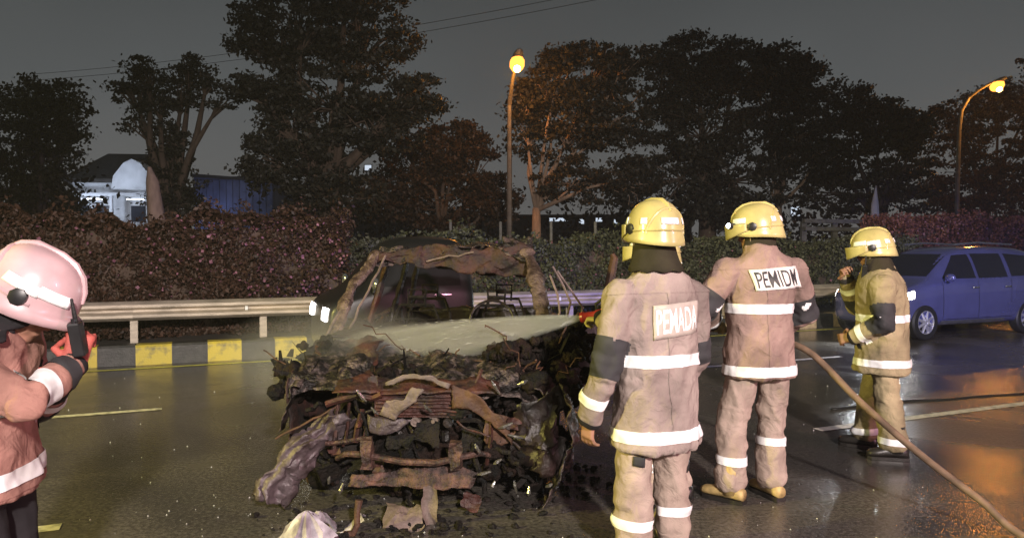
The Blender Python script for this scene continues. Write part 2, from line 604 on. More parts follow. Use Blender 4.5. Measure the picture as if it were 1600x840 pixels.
sheet('ground', [Vector((-160, -60, 0)), Vector((180, -60, 0)), Vector((180, 260, 0)), Vector((-160, 260, 0))], -0.004, M['ground'])
road = sheet('road', [RD(-50, -25), RD(80, -25), RD(80, 11.45), RD(-50, 11.45)], 0.0, M['road'])
# planted strip behind the kerb
b = MB()
b.grid(lambda u, v: RD(-30 + 80 * u, 11.7 + 9 * v, 0.24 + 0.05 * fbm(RD(-30 + 80 * u, 11.7 + 9 * v), 1.1)), 160, 24)
tag(obj('planted_strip', b, M['soil'], None, True), kind='structure')


def road_line(name, s0, s1, n, w, m):
    return sheet(name, [RD(s0, n - w / 2), RD(s1, n - w / 2), RD(s1, n + w / 2), RD(s0, n + w / 2)], 0.004, m, road)


def s_on(px, n):
    q = (px - 800) / F
    d = n / (N.y + N.x * q)
    return (U.x * q + U.y) * d


for k in range(-3, 5):
    a = s_on(250, 8.19) + k * 9.2
    road_line('lane_mark', a - 3.4, a, 8.19, 0.10, M['paint'])
for k in range(-2, 3):
    a = s_on(88, 4.92) + k * 9.2
    road_line('lane_mark', a - 3.4, a, 4.92, 0.11, M['paint'])
road_line('edge_line', -25, 45, 11.10, 0.10, M['paint_yellow_sheen'])  # edge line whose yellow also stands in for the kerb's glow

# kerb of painted blocks
kerb = MB()
kerb.add([RD(-30, 11.47, 0), RD(50, 11.47, 0), RD(50, 11.72, 0), RD(-30, 11.72, 0),
          RD(-30, 11.47, 0.265), RD(50, 11.47, 0.265), RD(50, 11.72, 0.265), RD(-30, 11.72, 0.265)],
         [(0, 1, 5, 4), (4, 5, 6, 7), (3, 7, 6, 2), (0, 4, 7, 3), (1, 2, 6, 5)])
kerb = tag(obj('kerb', kerb, M['concrete'], smooth=False), kind='structure')


def kerb_mesh():
    m = MB()
    L_, h, t = 0.456, 0.28, 0.045
    pr = [(0, 0), (0.012, h - 0.03), (0.03, h), (0.27, h), (0.27, h - 0.012), (0.04, h - 0.012), (0.04, 0)]
    m.rings([[Vector((x, y, z)) for y, z in pr] for x in (0, L_)], True)
    return m


kmesh = {}
for key in ('kerb_yellow', 'kerb_dark', 'kerb_yellow_lit'):
    o = obj('kerb_block', kerb_mesh(), M[key], smooth=False)
    kmesh[key] = o.data
    bpy.data.objects.remove(o)
s0 = -0.745
for k in range(-8, 46):
    s = s0 + k * 0.4625
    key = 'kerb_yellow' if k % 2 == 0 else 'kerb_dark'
    if s > 4.4 and k % 2 == 0 and s < 13: key = 'kerb_yellow_lit'
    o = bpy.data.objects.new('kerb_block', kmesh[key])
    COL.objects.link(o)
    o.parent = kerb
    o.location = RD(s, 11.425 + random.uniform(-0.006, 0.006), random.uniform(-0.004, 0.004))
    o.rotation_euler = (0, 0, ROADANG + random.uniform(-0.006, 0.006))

# guardrail
gr = thing('guardrail', 'long galvanised steel guardrail along the kerb in front of the hedges', 'guardrail', RD(0, 12.0), ROADANG)


def beam_mesh(L_):
    pr = [(0.0, 0.57), (-0.02, 0.575), (-0.075, 0.62), (-0.075, 0.66), (-0.015, 0.70), (-0.015, 0.725), (-0.075, 0.765), (-0.075, 0.805),
          (-0.02, 0.85), (0.0, 0.855), (0.004, 0.85), (-0.06, 0.80), (-0.06, 0.77), (0.0, 0.73), (0.0, 0.695), (-0.06, 0.655), (-0.06, 0.625), (0.004, 0.572)]
    m = MB()
    m.rings([[Vector((x, y, z)) for y, z in pr] for x in (0, L_)], True)
    return m


first = None
for k in range(-3, 9):
    if first is None:
        first = obj('rail_beam', beam_mesh(3.62), M['steel'], gr)
        o = first
    else:
        o = first.copy()
        COL.objects.link(o)
    o.location = (-0.85 + k * 3.58, -0.004 * (k % 2), 0)
m = MB()
m.rings([[Vector((x, y, z)) for x, y in [(-.05, 0), (.05, 0), (.05, .012), (.008, .012), (.008, .10), (.05, .10), (.05, .112), (-.05, .112), (-.05, .10), (-.008, .10), (-.008, .012), (-.05, .012)]] for z in (0.2, 0.80)], True)
post0 = obj('rail_post', m, M['steel'], gr, smooth=False)
m = MB()
m.box((0, 0, 0), (0.05, 0.02, 0.07))
m.box((0, -0.012, 0), (0.04, 0.006, 0.06), mi=1)
refl0 = obj('reflector', m, [M['black_plastic'], M['tape']], gr, smooth=False)
for k in range(-6, 18):
    o = post0 if k == -6 else post0.copy()
    if k > -6: COL.objects.link(o)
    o.location = (-0.80 + k * 1.79, 0.012, 0)
    if k % 3 == 1:
        r_ = refl0 if k == -5 else refl0.copy()
        if k != -5: COL.objects.link(r_)
        r_.location = (-0.80 + k * 1.79 - 0.25, -0.03, 0.713)


# ------------------------------------------------------------------ foliage
def leaves_mesh(name, centres, size, rnd, aspect=0.55, droop=0.0):
    """one small folded leaf (2 triangles) per centre"""
    n = len(centres)
    d = rnd.normal(size=(n, 3))
    d[:, 2] -= droop
    d /= np.linalg.norm(d, axis=1)[:, None]
    t = rnd.normal(size=(n, 3))
    t -= d * np.sum(t * d, axis=1)[:, None]
    t /= np.linalg.norm(t, axis=1)[:, None]
    s = size * rnd.uniform(0.6, 1.4, n)[:, None]
    a = centres - d * s * 0.5
    c = centres + d * s * 0.5
    b_ = centres + t * s * aspect * 0.5
    e_ = centres - t * s * aspect * 0.5
    v = np.stack([a, b_, c, e_], axis=1).reshape(-1, 3).astype(np.float32)
    me = bpy.data.meshes.new(name)
    me.vertices.add(4 * n)
    me.vertices.foreach_set('co', v.ravel())
    me.loops.add(4 * n)
    me.loops.foreach_set('vertex_index', np.arange(4 * n, dtype=np.int32))
    me.polygons.add(n)
    me.polygons.foreach_set('loop_start', np.arange(0, 4 * n, 4, dtype=np.int32))
    me.update(calc_edges=True)
    return me


def hedge(name, label, s0, s1, n0, depth, top, zb, count, m, flowers=0, leaf=0.075, fl_bias=None):
    t = thing(name, label, 'hedge', RD((s0 + s1) / 2, n0))
    org = RD((s0 + s1) / 2, n0)
    rnd = np.random.default_rng(int(abs(s0) * 100 + count))
    L_ = s1 - s0
    k = count
    s = rnd.uniform(s0, s1, k)
    face = rnd.random(k)
    shell = np.abs(rnd.normal(0, 0.10, k))
    wob = 0.10 * np.sin(s * 1.7) + 0.07 * np.sin(s * 4.1 + 1) + 0.05 * np.sin(s * 9.3)
    z = rnd.uniform(zb, top, k)
    n = n0 + shell + 0.10 * np.sin(z * 3 + s * 2.2) + 0.07 * np.sin(z * 7.1 - s * 5.3) + 0.05 * np.sin(s * 13 + z * 11)
    topm = face > 0.66
    n[topm] = n0 + rnd.uniform(0, depth, topm.sum())
    zt = top + wob - shell * 0.9
    z[topm] = zt[topm]
    spr = rnd.random(k) > 0.972
    z[spr] = (top + wob)[spr] + rnd.uniform(0, 0.26, spr.sum()) ** 1.0 * np.abs(np.sin(s[spr] * 6.3) * np.sin(s[spr] * 2.9))
    over = z > top + wob
    z[over & ~spr] = (top + wob - 0.02)[over & ~spr]
    endm = rnd.random(k) > 0.93
    s[endm] = np.where(rnd.random(endm.sum()) > 0.5, s0, s1) + rnd.normal(0, 0.08, endm.sum())
    n[endm] = n0 + rnd.uniform(0, depth, endm.sum())
    P = np.outer(s, np.array(U)) + np.outer(n, np.array(N))
    P[:, 2] = z
    P -= np.array(org)
    me = leaves_mesh('leaves', P, leaf, rnd)
    link('foliage', me, m, t, smooth=False, fix=False)
    # dense twig core, so that the hedge is closed
    c = MB()
    g = lambda u, v: RD(s0 + 0.1 + (L_ - 0.2) * u, n0 + 0.22, zb + (top - 0.2 - zb) * v) - org
    c.grid(lambda u, v: g(u, v) + N * 0.08 * noise.noise(g(u, v) * 2.5), int(L_ * 4), 8)
    c.grid(lambda u, v: RD(s0 + 0.1 + (L_ - 0.2) * u, n0 + 0.22 + (depth - 0.3) * v, top - 0.2) - org, int(L_ * 2), 3)
    c.grid(lambda u, v: RD(s0 + 0.1 + (L_ - 0.2) * u, n0 + depth - 0.08, zb + (top - 0.2 - zb) * v) - org, int(L_ * 2), 4)
    c.grid(lambda u, v: RD(s0 + 0.1, n0 + 0.22 + (depth - 0.3) * u, zb + (top - 0.2 - zb) * v) - org, 3, 4)
    c.grid(lambda u, v: RD(s1 - 0.1, n0 + 0.22 + (depth - 0.3) * u, zb + (top - 0.2 - zb) * v) - org, 3, 4)
    obj('twigs', c, M['bark'], t)
    if flowers:
        s = rnd.uniform(0, 1, flowers)
        if fl_bias: s = 1 - (1 - s) * 0 - np.abs(rnd.normal(0, fl_bias, flowers))
        s = s0 + np.clip(s, 0, 1) * L_
        z = rnd.uniform(zb + 0.5, top, flowers)
        n = n0 - 0.03 + 0.10 * np.sin(z * 3 + s * 2.2) + 0.07 * np.sin(z * 7.1 - s * 5.3)
        P = np.outer(s, np.array(U)) + np.outer(n, np.array(N))
        P[:, 2] = z
        P -= np.array(org)
        o = link('blossom', leaves_mesh('blossom', P, 0.05, rnd, 0.9), M['flower'], t, smooth=False, fix=False)
        o['kind'] = 'stuff'
    return t


sA = s_on(540, 12.6)
sB = s_on(1425, 13.3)
hedge('hedge', 'tall dark reddish hedge with sparse pink blossom behind the guardrail', -6.5, sA, 12.55, 1.2, 2.13, 0.25, 62000, M['hedge_red'], 420, 0.07, 0.22)
hedge('hedge', 'low grey-green hedge running behind the burnt car and the firefighters', sA + 0.1, sB, 13.2, 1.1, 1.80, 0.25, 70000, M['hedge_green'], 260, 0.075)
hedge('hedge', 'pinkish red clipped hedge, coloured as lamp-lit, behind the blue car', sB + 0.1, 30, 13.6, 1.3, 2.42, 0.25, 60000, M['hedge_pink_lit'], 700, 0.085)


def tree(label, base, h, blobs, m, count, leaf, trunk_r=0.25, seed=1, bark='bark', clump=0.55, name='tree', lean=(0, 0), droop=0.0):
    """blobs: (x, y, z, rx, ry, rz, weight) relative to the base; leaves gather in clumps inside the blobs"""
    t = thing(name, label, 'tree', base)
    rnd = np.random.default_rng(seed)
    fork = Vector((lean[0] * 0.4, lean[1] * 0.4, h * 0.34))
    tr = MB()
    pts = [Vector((0, 0, -0.1)), Vector((lean[0] * .12, 0, h * .1)), Vector((lean[0] * .25, lean[1] * .2, h * .2)), fork]
    tr.tube(pts, [trunk_r * 1.35, trunk_r, trunk_r * 0.9, trunk_r * 0.75], 10)
    W = np.array([q[6] for q in blobs], float)
    W /= W.sum()
    cents = []
    limbs = MB()
    allp = []
    for bi, (x, y, z, rx, ry, rz, w) in enumerate(blobs):
        c = Vector((x, y, z))
        mid = fork.lerp(c, 0.5) + Vector(rnd.normal(0, 0.25, 3).tolist())
        limbs.tube([fork * 0.97, mid, c], [trunk_r * 0.5, trunk_r * 0.3, trunk_r * 0.12], 6)
        nb = max(5, int(count * W[bi] / 62))
        d = rnd.normal(size=(nb, 3))
        d /= np.linalg.norm(d, axis=1)[:, None]
        rad = rnd.uniform(0.25, 1.0, nb) ** 0.55
        cc = np.array([x, y, z]) + d * rad[:, None] * np.array([rx, ry, rz])
        for q in range(min(nb, 26)):
            e_ = Vector(cc[q].tolist())
            limbs.tube([c.lerp(mid, 0.35), c.lerp(e_, 0.5) + Vector(rnd.normal(0, .12, 3).tolist()), e_], [trunk_r * 0.10, trunk_r * 0.07, 0.012], 4, caps=False)
        for q in range(nb):
            k = 62
            cs = clump * rnd.uniform(0.4, 1.1) * .74
            pp = cc[q] + rnd.normal(0, 1, (k, 3)) * np.array([cs, cs, cs * 0.42]) * 0.5
            allp.append(pp)
    P = np.concatenate(allp)
    link('crown', leaves_mesh('crown', P, leaf * 1.0, rnd, 0.6, droop), m, t, smooth=False, fix=False)
    link('trunk', tr.mesh('trunk'), M[bark], t)
    link('limbs', limbs.mesh('limbs'), M[bark], t)
    return t


def pxblob(base, d, px, py, rpx, rpy, w=1.0, ydep=None, dy=0.0):
    c = Wp(px, py, d) - base
    rx = rpx / F * d
    return (c.x, dy, c.z, rx, (ydep or rx * 0.8), rpy / F * d, w)


def ptree(label, px, d, blobs, **k):
    base = Wp(px, 400, d)
    base.z = 0.0
    bl = [pxblob(base, d, *q) for q in blobs]
    top = max(q[2] + q[5] for q in bl)
    return tree(label, base, top, bl, blobs and k.pop('m'), **k)


ptree('dark bushy tree with its crown reaching down to the hedge, beside the lit white house', 62, 26,
      [(60, 180, 62, 65, 2.5), (100, 160, 42, 45, 1), (40, 150, 40, 40, 1), (30, 250, 75, 75, 2.5), (78, 250, 40, 70, 2), (45, 310, 62, 40, 2.2), (118, 195, 24, 36, .7), (0, 240, 60, 80, 1.5)],
      m=M['leaf_olive'], count=15000, leaf=0.15, trunk_r=0.22, seed=3, clump=0.8)
ptree('tree with a flared ivy-clad trunk and forked open crown beside the blue warehouse', 268, 25,
      [(235, 110, 34, 26, 1.3), (205, 145, 34, 26, 1.2), (250, 160, 40, 30, 1.2), (300, 105, 30, 22, 1), (325, 120, 26, 24, .7), (285, 150, 30, 30, 1), (345, 160, 34, 9, .45),
       (225, 195, 34, 22, .8), (270, 215, 22, 40, 1.2), (272, 270, 40, 50, 2.6), (275, 315, 48, 26, 2.0)],
      m=M['leaf_dark'], count=11500, leaf=0.13, trunk_r=0.34, seed=5, clump=0.55)
ptree('tallest broad black tree, its crown cut by the top of the picture', 515, 24,
      [(470, 40, 110, 60, 3), (570, 60, 95, 70, 3), (420, 70, 70, 40, 1.5), (400, 140, 45, 25, .8), (640, 150, 52, 40, 1.4), (520, 150, 130, 70, 4), (450, 200, 60, 50, 1.2), (590, 200, 80, 45, 2.2),
       (430, 260, 55, 45, 1.2), (400, 225, 28, 14, .3), (510, 260, 70, 50, 2.0), (520, 310, 90, 40, 2.4), (670, 165, 26, 14, .4), (540, -30, 130, 50, 2)],
      m=M['leaf_dark'], count=46000, leaf=0.15, trunk_r=0.42, seed=8, clump=0.62)
ptree('low brown spreading tree under the first street lamp, next to the tallest tree', 690, 29,
      [(640, 260, 50, 60, 2), (700, 240, 55, 50, 2), (745, 265, 45, 60, 2), (600, 310, 60, 45, 2), (690, 320, 90, 45, 3), (770, 310, 40, 50, 1.5), (720, 205, 26, 16, .5)],
      m=M['leaf_brown'], count=24000, leaf=0.16, trunk_r=0.25, seed=13, clump=0.75)
ptree('tree with a bare reddish trunk and upcurled branch tips right of the first street lamp', 838, 27,
      [(860, 130, 60, 48, 2.2), (930, 110, 60, 45, 2.2), (985, 90, 34, 26, .9), (880, 90, 30, 14, .5), (900, 200, 75, 55, 2.5), (830, 210, 40, 50, 1.0), (960, 190, 60, 60, 2), (905, 285, 80, 40, 1.5), (985, 280, 40, 55, 1.2), (820, 160, 24, 28, .4)],
      m=M['leaf_dark'], count=27000, leaf=0.16, trunk_r=0.20, seed=17, bark='bark_pale', clump=0.66)
ptree('large round-topped black tree behind the firefighters', 1105, 30,
      [(1090, 100, 75, 55, 3), (1150, 110, 65, 52, 2.5), (1050, 150, 50, 50, 1.5), (1100, 200, 110, 70, 4), (1060, 280, 70, 60, 2), (1150, 280, 80, 60, 2.2), (1110, 330, 110, 30, 2)],
      m=M['leaf_dark'], count=34000, leaf=0.17, trunk_r=0.4, seed=21, clump=0.7)
ptree('rounded black tree with two pale stems, rising beside the large round-topped one', 1215, 31,
      [(1225, 110, 55, 45, 2.2), (1245, 140, 48, 45, 1.6), (1200, 170, 60, 60, 2), (1250, 210, 60, 50, 2), (1210, 260, 40, 40, .8), (1275, 250, 45, 40, 1)],
      m=M['leaf_dark'], count=20000, leaf=0.17, trunk_r=0.2, seed=23, bark='bark_pale', clump=0.7)
ptree('shaggy tree glowing orange on the side that faces the second street lamp', 1370, 32,
      [(1320, 165, 50, 40, 1.5), (1375, 190, 55, 40, 2), (1420, 205, 34, 40, 1.5), (1400, 260, 50, 50, 2), (1330, 230, 55, 50, 2), (1300, 300, 55, 40, 1.5), (1385, 310, 70, 30, 1.5), (1435, 190, 20, 24, .5)],
      m=M['leaf_olive'], count=24000, leaf=0.17, trunk_r=0.25, seed=29, clump=0.7)
ptree('brownish tree mass behind the second lamp post', 1540, 44,
      [(1500, 190, 50, 45, 2), (1560, 170, 50, 45, 2), (1620, 150, 60, 60, 2), (1500, 260, 60, 50, 2), (1570, 260, 70, 60, 3), (1640, 250, 60, 80, 2), (1480, 310, 60, 35, 1.5), (1560, 325, 90, 30, 2)],
      m=M['leaf_brown'], count=26000, leaf=0.22, trunk_r=0.3, seed=31, clump=0.95)
und = np.random.default_rng(77)
P_ = []
for k in range(420):
    px_ = und.choice([und.uniform(430, 1500), und.uniform(-40, 120)])
    d_ = und.uniform(36, 42)
    b0 = Wp(px_, 400, d_)
    h_ = (2.6 + 1.2 * math.sin(px_ * .021) + .8 * math.sin(px_ * .057 + 1)) * und.uniform(.7, 1.2)
    c0 = np.array([b0.x, b0.y, 0]) + und.normal(0, 1, (60, 3)) * np.array([.9, .5, 0])
    c0[:, 2] = np.abs(und.normal(h_ * .6, h_ * .35, 60))
    P_.append(c0)
tag(link('undergrowth', leaves_mesh('undergrowth', np.concatenate(P_), .34, und), M['leaf_dark'], None, False, False), 'dark undergrowth massed beneath the far trees', None, None, 'stuff')
# pale sawn trunk lit from the road
m = MB()
bp_ = Wp(248, 400, 21)
bp_.z = 0.2
m.tube([(0, 0, 0), (0.02, 0, 1.2), (-0.05, 0, 2.3), (-0.14, 0, 3.3), (-0.24, 0, 3.75)], [0.30, 0.26, 0.24, 0.17, 0.05], 12)
o = obj('tree_stump', m, M['bark_pale'])
displace(o.data, lambda c: 0.04 * fbm(c, 3))
o.location = bp_
tag(o, 'pale pointed broken trunk standing before the lit house', 'tree stump')
# pale pointed post far behind the third firefighter
m = MB()
m.tube([(0, 0, 0), (0, 0, .6), (0.01, 0, 1.0), (0.03, 0, 1.35)], [0.17, 0.14, 0.07, 0.012], 10)
o = obj('post', m, M['white_wall'])
p_ = Wp(1367, 342, 30)
o.location = p_
tag(o, 'white tapering post standing on the far parapet under the shaggy tree', 'post')
m = MB()
a, b_ = Wp(1255, 345, 30), Wp(1400, 347, 30.5)
m.bar(a, b_, 0.25, 0.16)
m.bar(a - Vector((0, .1, .32)), b_ - Vector((0, .1, .32)), 0.25, 0.16)
pp = obj('parapet', m, M['concrete'], smooth=False)
tag(pp, 'far concrete parapet of two rails seen above the low hedge', 'parapet')
m = MB()
for q in (0.02, 0.35, 0.68, 0.98):
    c = a.lerp(b_, q)
    m.box((c.x, c.y + 0.16, (c.z - 0.2) / 2), (0.2, 0.2, c.z + 0.1))
obj('pier', m, M['concrete'], pp, smooth=False)
for i, px in enumerate((704, 782, 861, 930)):
    m = MB()
    m.tube([(0, 0, 0), (0, 0, 2.25)], 0.035, 8)
    m.ball((0, 0, 2.25), 0.04, 8, 5)
    o = obj('fence_post', m, M['concrete'])
    g = Wp(px, 400, 18)
    o.location = (g.x, g.y, 0)
    tag(o, ['thin pale fence post behind the low hedge, above the roof of the burnt car', 'thin pale fence post beside the foot of the first street lamp', 'thin pale fence post right of the reddish tree trunk', 'thin pale fence post just left of the nearest firefighter\'s helmet'][i], 'post', 'fence posts behind the low hedge')


# ------------------------------------------------------------------ buildings far behind
def lamp_point(name, loc, power, color, radius=0.15):
    l = bpy.data.lights.new(name, 'POINT')
    l.energy = power
    l.color = color
    l.shadow_soft_size = radius
    o = bpy.data.objects.new(name, l)
    COL.objects.link(o)
    o.location = loc
    return o


hz = Wp(180, 335, 46)
hs = thing('house', 'white house lit by cold lights with a dark gabled roof, beyond the dark hedge', 'house', (hz.x, 46, 0), R(6))
hs.scale = (1.0, 1.0, 1.32)
sc_ = 46 / F
m = MB()
m.box((0, 2.0, 2.3), (5.0, 4.0, 4.6))
obj('wall', m, M['white_wall'], hs, smooth=False)
m = MB()
m.add([(-2.9, -0.6, 4.5), (2.9, -0.6, 4.5), (2.9, 4.4, 4.5), (-2.9, 4.4, 4.5), (-1.2, 2, 5.9), (2.4, 2, 5.9),
       (-2.9, -0.6, 4.35), (2.9, -0.6, 4.35), (2.9, 4.4, 4.35), (-2.9, 4.4, 4.35)],
      [(0, 1, 5, 4), (1, 2, 5), (2, 3, 4, 5), (3, 0, 4), (0, 6, 7, 1), (1, 7, 8, 2), (2, 8, 9, 3), (3, 9, 6, 0), (6, 9, 8, 7)])
obj('roof', m, M['roof_dark'], hs, smooth=False)
m = MB()
m.rings([[Vector((x, y, z)) for x, z in [(0.2, 4.0), (0.3, 4.6), (0.9, 5.2), (1.4, 5.4), (1.9, 5.2), (2.5, 4.6), (2.6, 4.0)]] for y in (-1.0, 0.4)], True)
obj('gable', m, M['white_wall'], hs, smooth=False)
for x in (-1.9, -0.6, 1.4):
    w_ = MB()
    w_.box((x, -0.02, 2.9), (1.0, 0.06, 0.9))
    o = obj('window', w_, M['white_wall'], hs, smooth=False)
    w_ = MB()
    w_.box((x, -0.06, 2.9), (0.86, 0.03, 0.76))
    obj('pane', w_, M['window_dark'], o, smooth=False)
m = MB()
for x in (-2.4, 0.15, 2.6):
    m.box((x, -0.9, 1.85), (0.16, 0.16, 3.7))
m.box((0.1, -0.9, 3.75), (5.3, 0.2, 0.14))
obj('porch_frame', m, M['white_wall'], hs, smooth=False)
m = MB()
m.box((-1.0, -0.75, 3.55), (1.2, 0.12, 0.06))
m.box((1.5, -0.75, 3.55), (1.0, 0.12, 0.06))
obj('tube_lamp', m, emis('tube_lamp', (0.8, 0.88, 1.0), 6), hs, smooth=False)
lamp_point('house_lamp', (hz.x - .8, 43.2, 4.2), 190, (0.72, 0.82, 1.0))
lamp_point('house_lamp', (hz.x + 1.6, 43.4, 6.0), 90, (0.72, 0.82, 1.0))
bz = Wp(365, 335, 50)
bb = thing('warehouse', 'low blue metal warehouse between two dark trees', 'building', (bz.x, 50, 0), R(-8))
bb.scale = (1.25, 1, 1.52)
m = MB()
m.box((0, 2, 2.15), (4.6, 4, 4.3))
obj('wall', m, M['blue_wall'], bb, smooth=False)
m = MB()
m.add([(-2.4, -.2, 4.3), (2.4, -.2, 4.0), (2.4, 4.2, 4.0), (-2.4, 4.2, 4.3), (-2.4, -.2, 4.45), (2.4, -.2, 4.12), (2.4, 4.2, 4.12), (-2.4, 4.2, 4.45)],
      [(0, 1, 5, 4), (1, 2, 6, 5), (2, 3, 7, 6), (3, 0, 4, 7), (4, 5, 6, 7), (0, 3, 2, 1)])
obj('roof', m, M['roof_dark'], bb, smooth=False)
for k in range(12):
    m = MB()
    m.box((-2.1 + k * 0.38, -0.02, 2.1), (0.34, 0.05, 4.1))
    obj('panel', m, M['blue_wall'], bb, smooth=False)
lamp_point('warehouse_lamp', (bz.x - 1.6, 48.3, 3.4), 90, (0.45, 0.55, 1.0))
fb = Wp(640, 335, 70)
far = thing('far_building', 'far pale building with lit windows glimpsed through the trees', 'building', (0, 70, 0))
m = MB()
m.box((-6, 3, 2.3), (46, 6, 4.6))
obj('wall', m, mat('far_wall', (0.04, 0.04, 0.045), 0.8, scale=1), far, smooth=False)
m = MB()
m.box((-6, 2.8, 4.75), (46.6, 6.6, 0.3))
obj('roof', m, M['roof_dark'], far, smooth=False)
for px, py, w_, h_ in [(425, 285, 18, 14), (445, 305, 22, 12), (452, 326, 18, 10), (415, 322, 14, 14), (572, 318, 14, 12), (575, 262, 10, 8), (600, 325, 10, 8), (872, 343, 30, 5), (908, 346, 9, 7), (936, 341, 10, 10), (962, 346, 5, 6), (1243, 330, 14, 14)]:
    c = Wp(px, py, 69.9) - Vector((0, 70, 0))
    w_ *= 70 / F
    h_ *= 70 / F
    q = MB()
    q.box((c.x, -0.03, c.z), (w_ + 0.16, 0.08, h_ + 0.16))
    o = obj('window', q, M['concrete'], far, smooth=False)
    q = MB()
    q.box((c.x, -0.08, c.z), (w_, 0.05, h_))
    obj('pane', q, M['window_lit'], o, smooth=False)

# power lines
for i, (p1, p2) in enumerate((((560, 52), (1010, -22)), ((560, 64), (1010, -8)))):
    a, b_ = Wp(*p1, 45), Wp(*p2, 40)
    m = MB()
    ext = (b_ - a)
    a2, b2 = a - ext * 1.5, b_ + ext * 0.6
    m.tube([a2.lerp(b2, q / 24) - Vector((0, 0, 1.0 * 4 * (q / 24) * (1 - q / 24))) + Vector((0, 0, 0.9)) for q in range(25)], 0.016, 5)
    o = obj('power_line', m, M['black_rubber'])
    tag(o, ['upper power line crossing the night sky above the trees', 'lower power line crossing the night sky above the trees'][i], 'cable', 'power lines')


# ------------------------------------------------------------------ street lamps
def street_lamp(label, base, pts, lamp, power):
    t = thing('street_lamp', label, 'street lamp', base, 0, 'street lamps beyond the hedges')
    pts = [Vector(p) - base for p in pts]
    m = MB()
    n = len(pts)
    m.tube(pts, [0.11 - 0.06 * i / (n - 1) for i in range(n)], 10)
    obj('pole', m, M['pole'], t)
    L_ = Vector(lamp) - base
    d = (pts[-1] - pts[-2]).normalized()
    head = MB()
    rot = d.to_track_quat('Y', 'Z').to_matrix()
    head.ball(L_ + Vector((0, 0, 0.10)), (0.19, 0.45, 0.13), 12, 8, rot)
    hd = obj('lamp_head', head, M['pole'], t)
    q = MB()
    q.ball(L_ - Vector((0, 0, 0.06)), (0.25, 0.32, 0.25), 12, 8, rot)
    obj('lamp_glass', q, M['bulb'], hd)
    q = MB()
    q.ball(L_ - Vector((0, .16, 0.26)), (.12, .14, .12), 10, 7)
    obj('arc_tube', q, M['arc'], hd)
    lamp_point('sodium_lamp', Vector(lamp) - Vector((0, 0.1, 0.45)), power, (1.0, 0.36, 0.05), 0.3)
    return t


d1 = 26.0
b1 = Wp(796, 400, d1)
b1.z = 0
t1 = Wp(796, 165, d1)
l1 = Wp(808, 97, 24.5)
street_lamp('street lamp with a straight pole and its arm toward the road, over the burnt car', b1,
            [b1, b1 + Vector((0, 0, 4)), t1, t1.lerp(l1, 0.45) + Vector((0, 0, 0.30)), l1 + Vector((0, 0.3, 0.06))], l1, 420)
d2 = 35.0
b2 = Wp(1494, 400, d2)
b2.z = 0
t2 = Wp(1499, 200, d2)
l2 = Wp(1558, 132, d2 - 0.8)
street_lamp('street lamp with a pole bent to one side over the pinkish hedge', b2,
            [b2, Wp(1496, 290, d2), t2, Wp(1503, 172, d2), Wp(1515, 152, d2), Wp(1532, 139, d2 - .4), l2 - Vector((0.25, 0, -0.08))], l2, 560)


# ------------------------------------------------------------------ passing vehicles
def loft_car(st):
    m = MB()
    rings = []
    for x, zb, zl, zt, wb, wt in st:
        half = [(0, zb), (wb * .6, zb), (wb * .93, zb + .01), (wb * .99, zb + .14), (wb, (zb + zl) / 2), (wb * .985, zl - .04), (wb * .955, zl + 0.02 * (zt - zl)),
                (wb * .955 + (wt - wb * .955) * .55, zl + (zt - zl) * .55), (wt, zt - .1 * min(1, (zt - zl) * 2)), (wt * .86, zt - 0.012), (wt * .45, zt + .012), (0, zt + .018)]
        ring = [Vector((x, -y, z)) for y, z in half] + [Vector((x, y, z)) for y, z in reversed(half[1:-1])]
        rings.append(ring)
    m.rings(rings, True)
    return m


def wheel(parent, x, y, r, side, mt=None):
    t = MB()
    w = 0.19
    pr = [(r * .66, -w / 2), (r * .93, -w / 2), (r, -w / 2 + .03), (r, w / 2 - .03), (r * .93, w / 2), (r * .66, w / 2)]
    n = 28
    t.rings([[Vector((x + q * math.cos(2 * math.pi * k / n), y + o_, r + q * math.sin(2 * math.pi * k / n))) for k in range(n)] for q, o_ in pr] , False)
    wh = obj('wheel', t, M['black_rubber'], parent)
    c = MB()
    yo = y + side * (w / 2 - .012)
    c.rings([[Vector((x + q * math.cos(2 * math.pi * k / n), yo + side * o_, r + q * math.sin(2 * math.pi * k / n))) for k in range(n)]
             for q, o_ in [(r * .70, -.10), (r * .70, .008), (r * .63, .012), (r * .60, -.02), (r * .60, -.10)]], False)
    for k in range(8):
        a = 2 * math.pi * k / 8 + .2
        p0 = Vector((x + r * .1 * math.cos(a), yo - side * .0, r + r * .1 * math.sin(a)))
        p1 = Vector((x + r * .66 * math.cos(a + .12), yo - side * .02, r + r * .66 * math.sin(a + .12)))
        c.bar(p0, p1, .02, r * .12, up=(0, 1, 0)) if False else c.tube([p0, p1], [r * .10, r * .075], 6)
    c.ball((x, yo, r), (r * .15, .02, r * .15), 12, 6)
    obj('rim', c, mt or M['rim'], wh)
    dk = MB()
    dk.rings([[Vector((x + q * math.cos(2 * math.pi * k / n), yo - side * .07, r + q * math.sin(2 * math.pi * k / n))) for k in range(n)] for q in (r * .62, .01)], False)
    obj('brake_disc', dk, M['black_plastic'], wh)
    return wh


